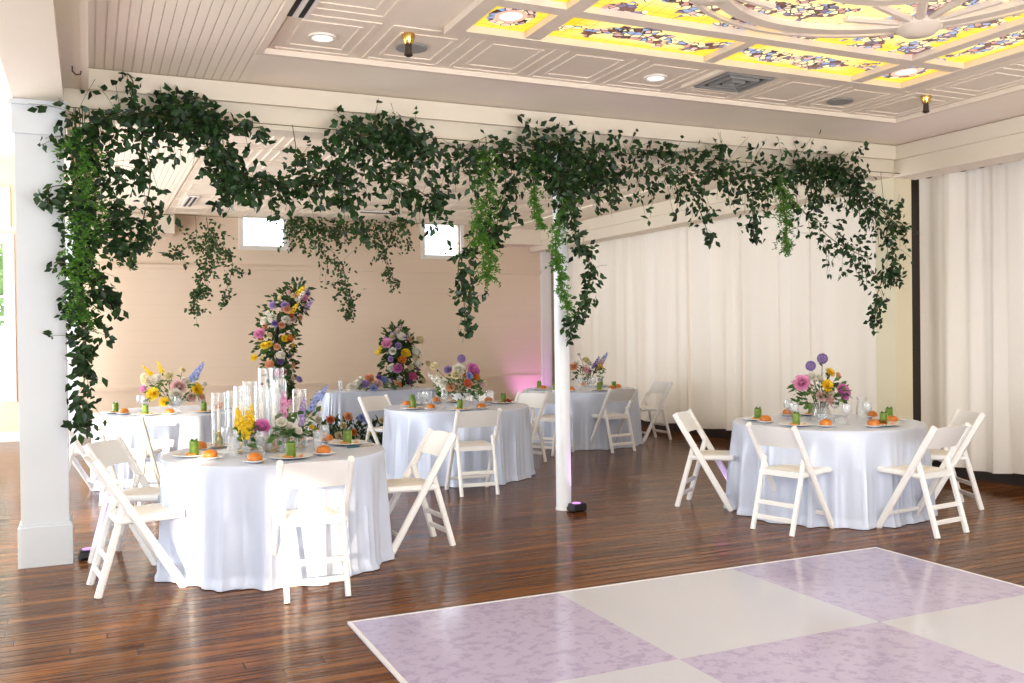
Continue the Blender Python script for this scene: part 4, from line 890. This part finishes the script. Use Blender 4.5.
# ------------------------------------------------------------------ uplights
def uplight(x, y, rz, label):
    t = thing('uplight', label, 'uplight', (x, y, 0), rz, 'small black floor uplights')
    b = MB(); b.bar((-.06, 0, .035), (.06, 0, .035), .10, .06, (0, 1, 0), .2); b.build('housing', M['black'], t)
    b = MB(); b.lathe([(.036, .062), (.038, .070), (.033, .072), (.0, .068)], 16, (-.01, 0, 0)); b.build('lens', mat('lens_glow', (.2, .1, .25), .2, emit=(.7, .35, 1), estr=1.), t)
    b = MB(); b.bar((-.06, -.055, .02), (-.06, .055, .02), .02, .03, (1, 0, 0)); b.build('foot', M['black'], t)
uplight(3.70, 6.88, .1, 'small black uplight on the floor at the pole foot'); uplight(-.02, 6.95, 0, 'small black uplight on the floor beside the left column'); uplight(.06, 13.9, 0, 'small black uplight beside the far left column')

# ------------------------------------------------------------------ outside
b = MB(); b.box(-30, 30, 15.7, 60, -.3, -.12); struct(b, 'ground', mat('outside_ground', (.45, .47, .42), .9))
for (x, y, h, s, l) in ((-2.6, 21, 4.2, 41, 'leafy green tree seen through the left window'),):
    t = thing('garden_tree', l, 'tree', (x, y, -.12)); r = random.Random(s)
    b = MB(); b.tube([(0, 0, 0), (.05, 0, 1.), (0, 0, h*.6)], [.14, .1, .06], 8); b.build('trunk', M['vine'], t)
    b = MB()
    for i in range(900):
        d = Vector((r.gauss(0, 1), r.gauss(0, 1), r.gauss(0, 1))).normalized()*r.uniform(.5, 1.); b.leaf(Vector((d.x*1.5, d.y*1.4, h*.68+d.z*1.35)), d, Vector((0, -1, .4)), .24, .15)
    b.build('crown', leafy('garden_leaf', (.16, .26, .09), (.30, .40, .18), .4), t)

# ------------------------------------------------------------------ light
w = bpy.data.worlds.new('World'); SC.world = w; w.use_nodes = True
w.node_tree.nodes['Background'].inputs[0].default_value = (.86, .93, 1, 1); w.node_tree.nodes['Background'].inputs[1].default_value = 4.2
def area(name, loc, rot, sx, sy, e, c, spread=PI):
    l = bpy.data.lights.new(name, 'AREA'); l.shape = 'RECTANGLE'; l.size = sx; l.size_y = sy; l.energy = e; l.color = c; l.spread = spread
    o = bpy.data.objects.new(name, l); COL.objects.link(o); o.location = loc; o.rotation_euler = rot; return o
DAY = (.74, .87, 1.)
area('left_wall_fill', (-4.5, 9.6, 1.9), (0, math.radians(-90), 0), 3.2, 9.6, 400, DAY)  # added fill lamp in front of a solid stretch of left wall
area('daylight_left_front', (-4.5, 0, 1.7), (0, math.radians(-100), 0), 3.0, 9, 70, DAY)
area('front_wall_fill', (3.4, -5.8, 1.7), (math.radians(104), 0, 0), 10, 3.0, 300, (.76, .88, 1))  # added fill lamp behind the camera; the wall there has no windows
area('bounced_daylight', (1.8, -2.0, .5), (math.radians(152), 0, 0), 8, 3, 560, (.95, .96, 1))  # unseen upward fill lamp, added to brighten the front ceiling
area('bounced_daylight_rear', (-2.6, 11.0, .5), (0, math.radians(-140), 0), 1.8, 6, 330, (.95, .96, 1))  # low upward lamp added as fill for the rear ceiling and back wall
area('curtain_backlight', (7.985, 10.9, 1.6), (0, math.radians(90), 0), 2.9, 7.4, 62, (1, .96, .91))  # unseen lamp added behind the far curtains to brighten the cloth
area('curtain_backlight', (7.985, 3.8, 1.6), (0, math.radians(90), 0), 2.9, 6.2, 30, (1, .95, .9))  # another added lamp, lifts the near curtains from behind
area('skylight_glow', (3.81, 3.4, 3.27), (0, 0, 0), 3.2, 3.2, 40, (1, .93, .8))
sn = bpy.data.lights.new('sun', 'SUN'); sn.energy = 7; sn.angle = math.radians(.8); sn.color = (1, .86, .66)
so = bpy.data.objects.new('sun', sn); COL.objects.link(so)
el = math.radians(11); dv = Vector((.5*math.cos(el), .866*math.cos(el), -math.sin(el))); so.rotation_euler = dv.to_track_quat('-Z', 'Y').to_euler()
def spot(loc, tgt, e, c, size=60):
    l = bpy.data.lights.new('uplight_beam', 'SPOT'); l.energy = e; l.color = c; l.spot_size = math.radians(size); l.spot_blend = .8; l.shadow_soft_size = .05
    o = bpy.data.objects.new('uplight_beam', l); COL.objects.link(o); o.location = loc; o.rotation_euler = (Vector(tgt)-Vector(loc)).to_track_quat('-Z', 'Y').to_euler()
PUR = (.62, .28, 1)
spot((3.76, 6.92, .09), (3.69, 6.98, .9), 16, PUR, 60); spot((7.2, 14.9, .1), (7.35, 15.4, .9), 22, (.8, .3, 1), 90); spot((.0, 6.75, .1), (.2, 6.6, 3.3), 20, PUR, 50); spot((5.0, 6.6, .1), (5.0, 6.4, 3.3), 22, PUR, 40); spot((7.0, 6.5, .1), (7.05, 6.3, 3.3), 20, PUR, 40)

# ------------------------------------------------------------------ camera
cam = bpy.data.cameras.new('camera'); cam.sensor_width = 36; cam.lens = 32.7825; cam.clip_start = .05
co = bpy.data.objects.new('camera', cam); COL.objects.link(co); SC.camera = co
rt = Vector((.9107222, -.4128346, -.01235596)); up = Vector((.01520714, .00362137, .99987781)); fw_ = Vector((.4127394, .91079882, -.0095761))
mx = Matrix((( rt.x, up.x, -fw_.x, 0), (rt.y, up.y, -fw_.y, 0), (rt.z, up.z, -fw_.z, 1.5), (0, 0, 0, 1))); co.matrix_world = mx
SC.view_settings.view_transform = 'Standard'; SC.view_settings.look = 'None'; SC.view_settings.exposure = .22; SC.view_settings.gamma = .91
SC.cycles.max_bounces = 10; SC.cycles.diffuse_bounces = 5; SC.cycles.transparent_max_bounces = 24; SC.cycles.sample_clamp_indirect = 6
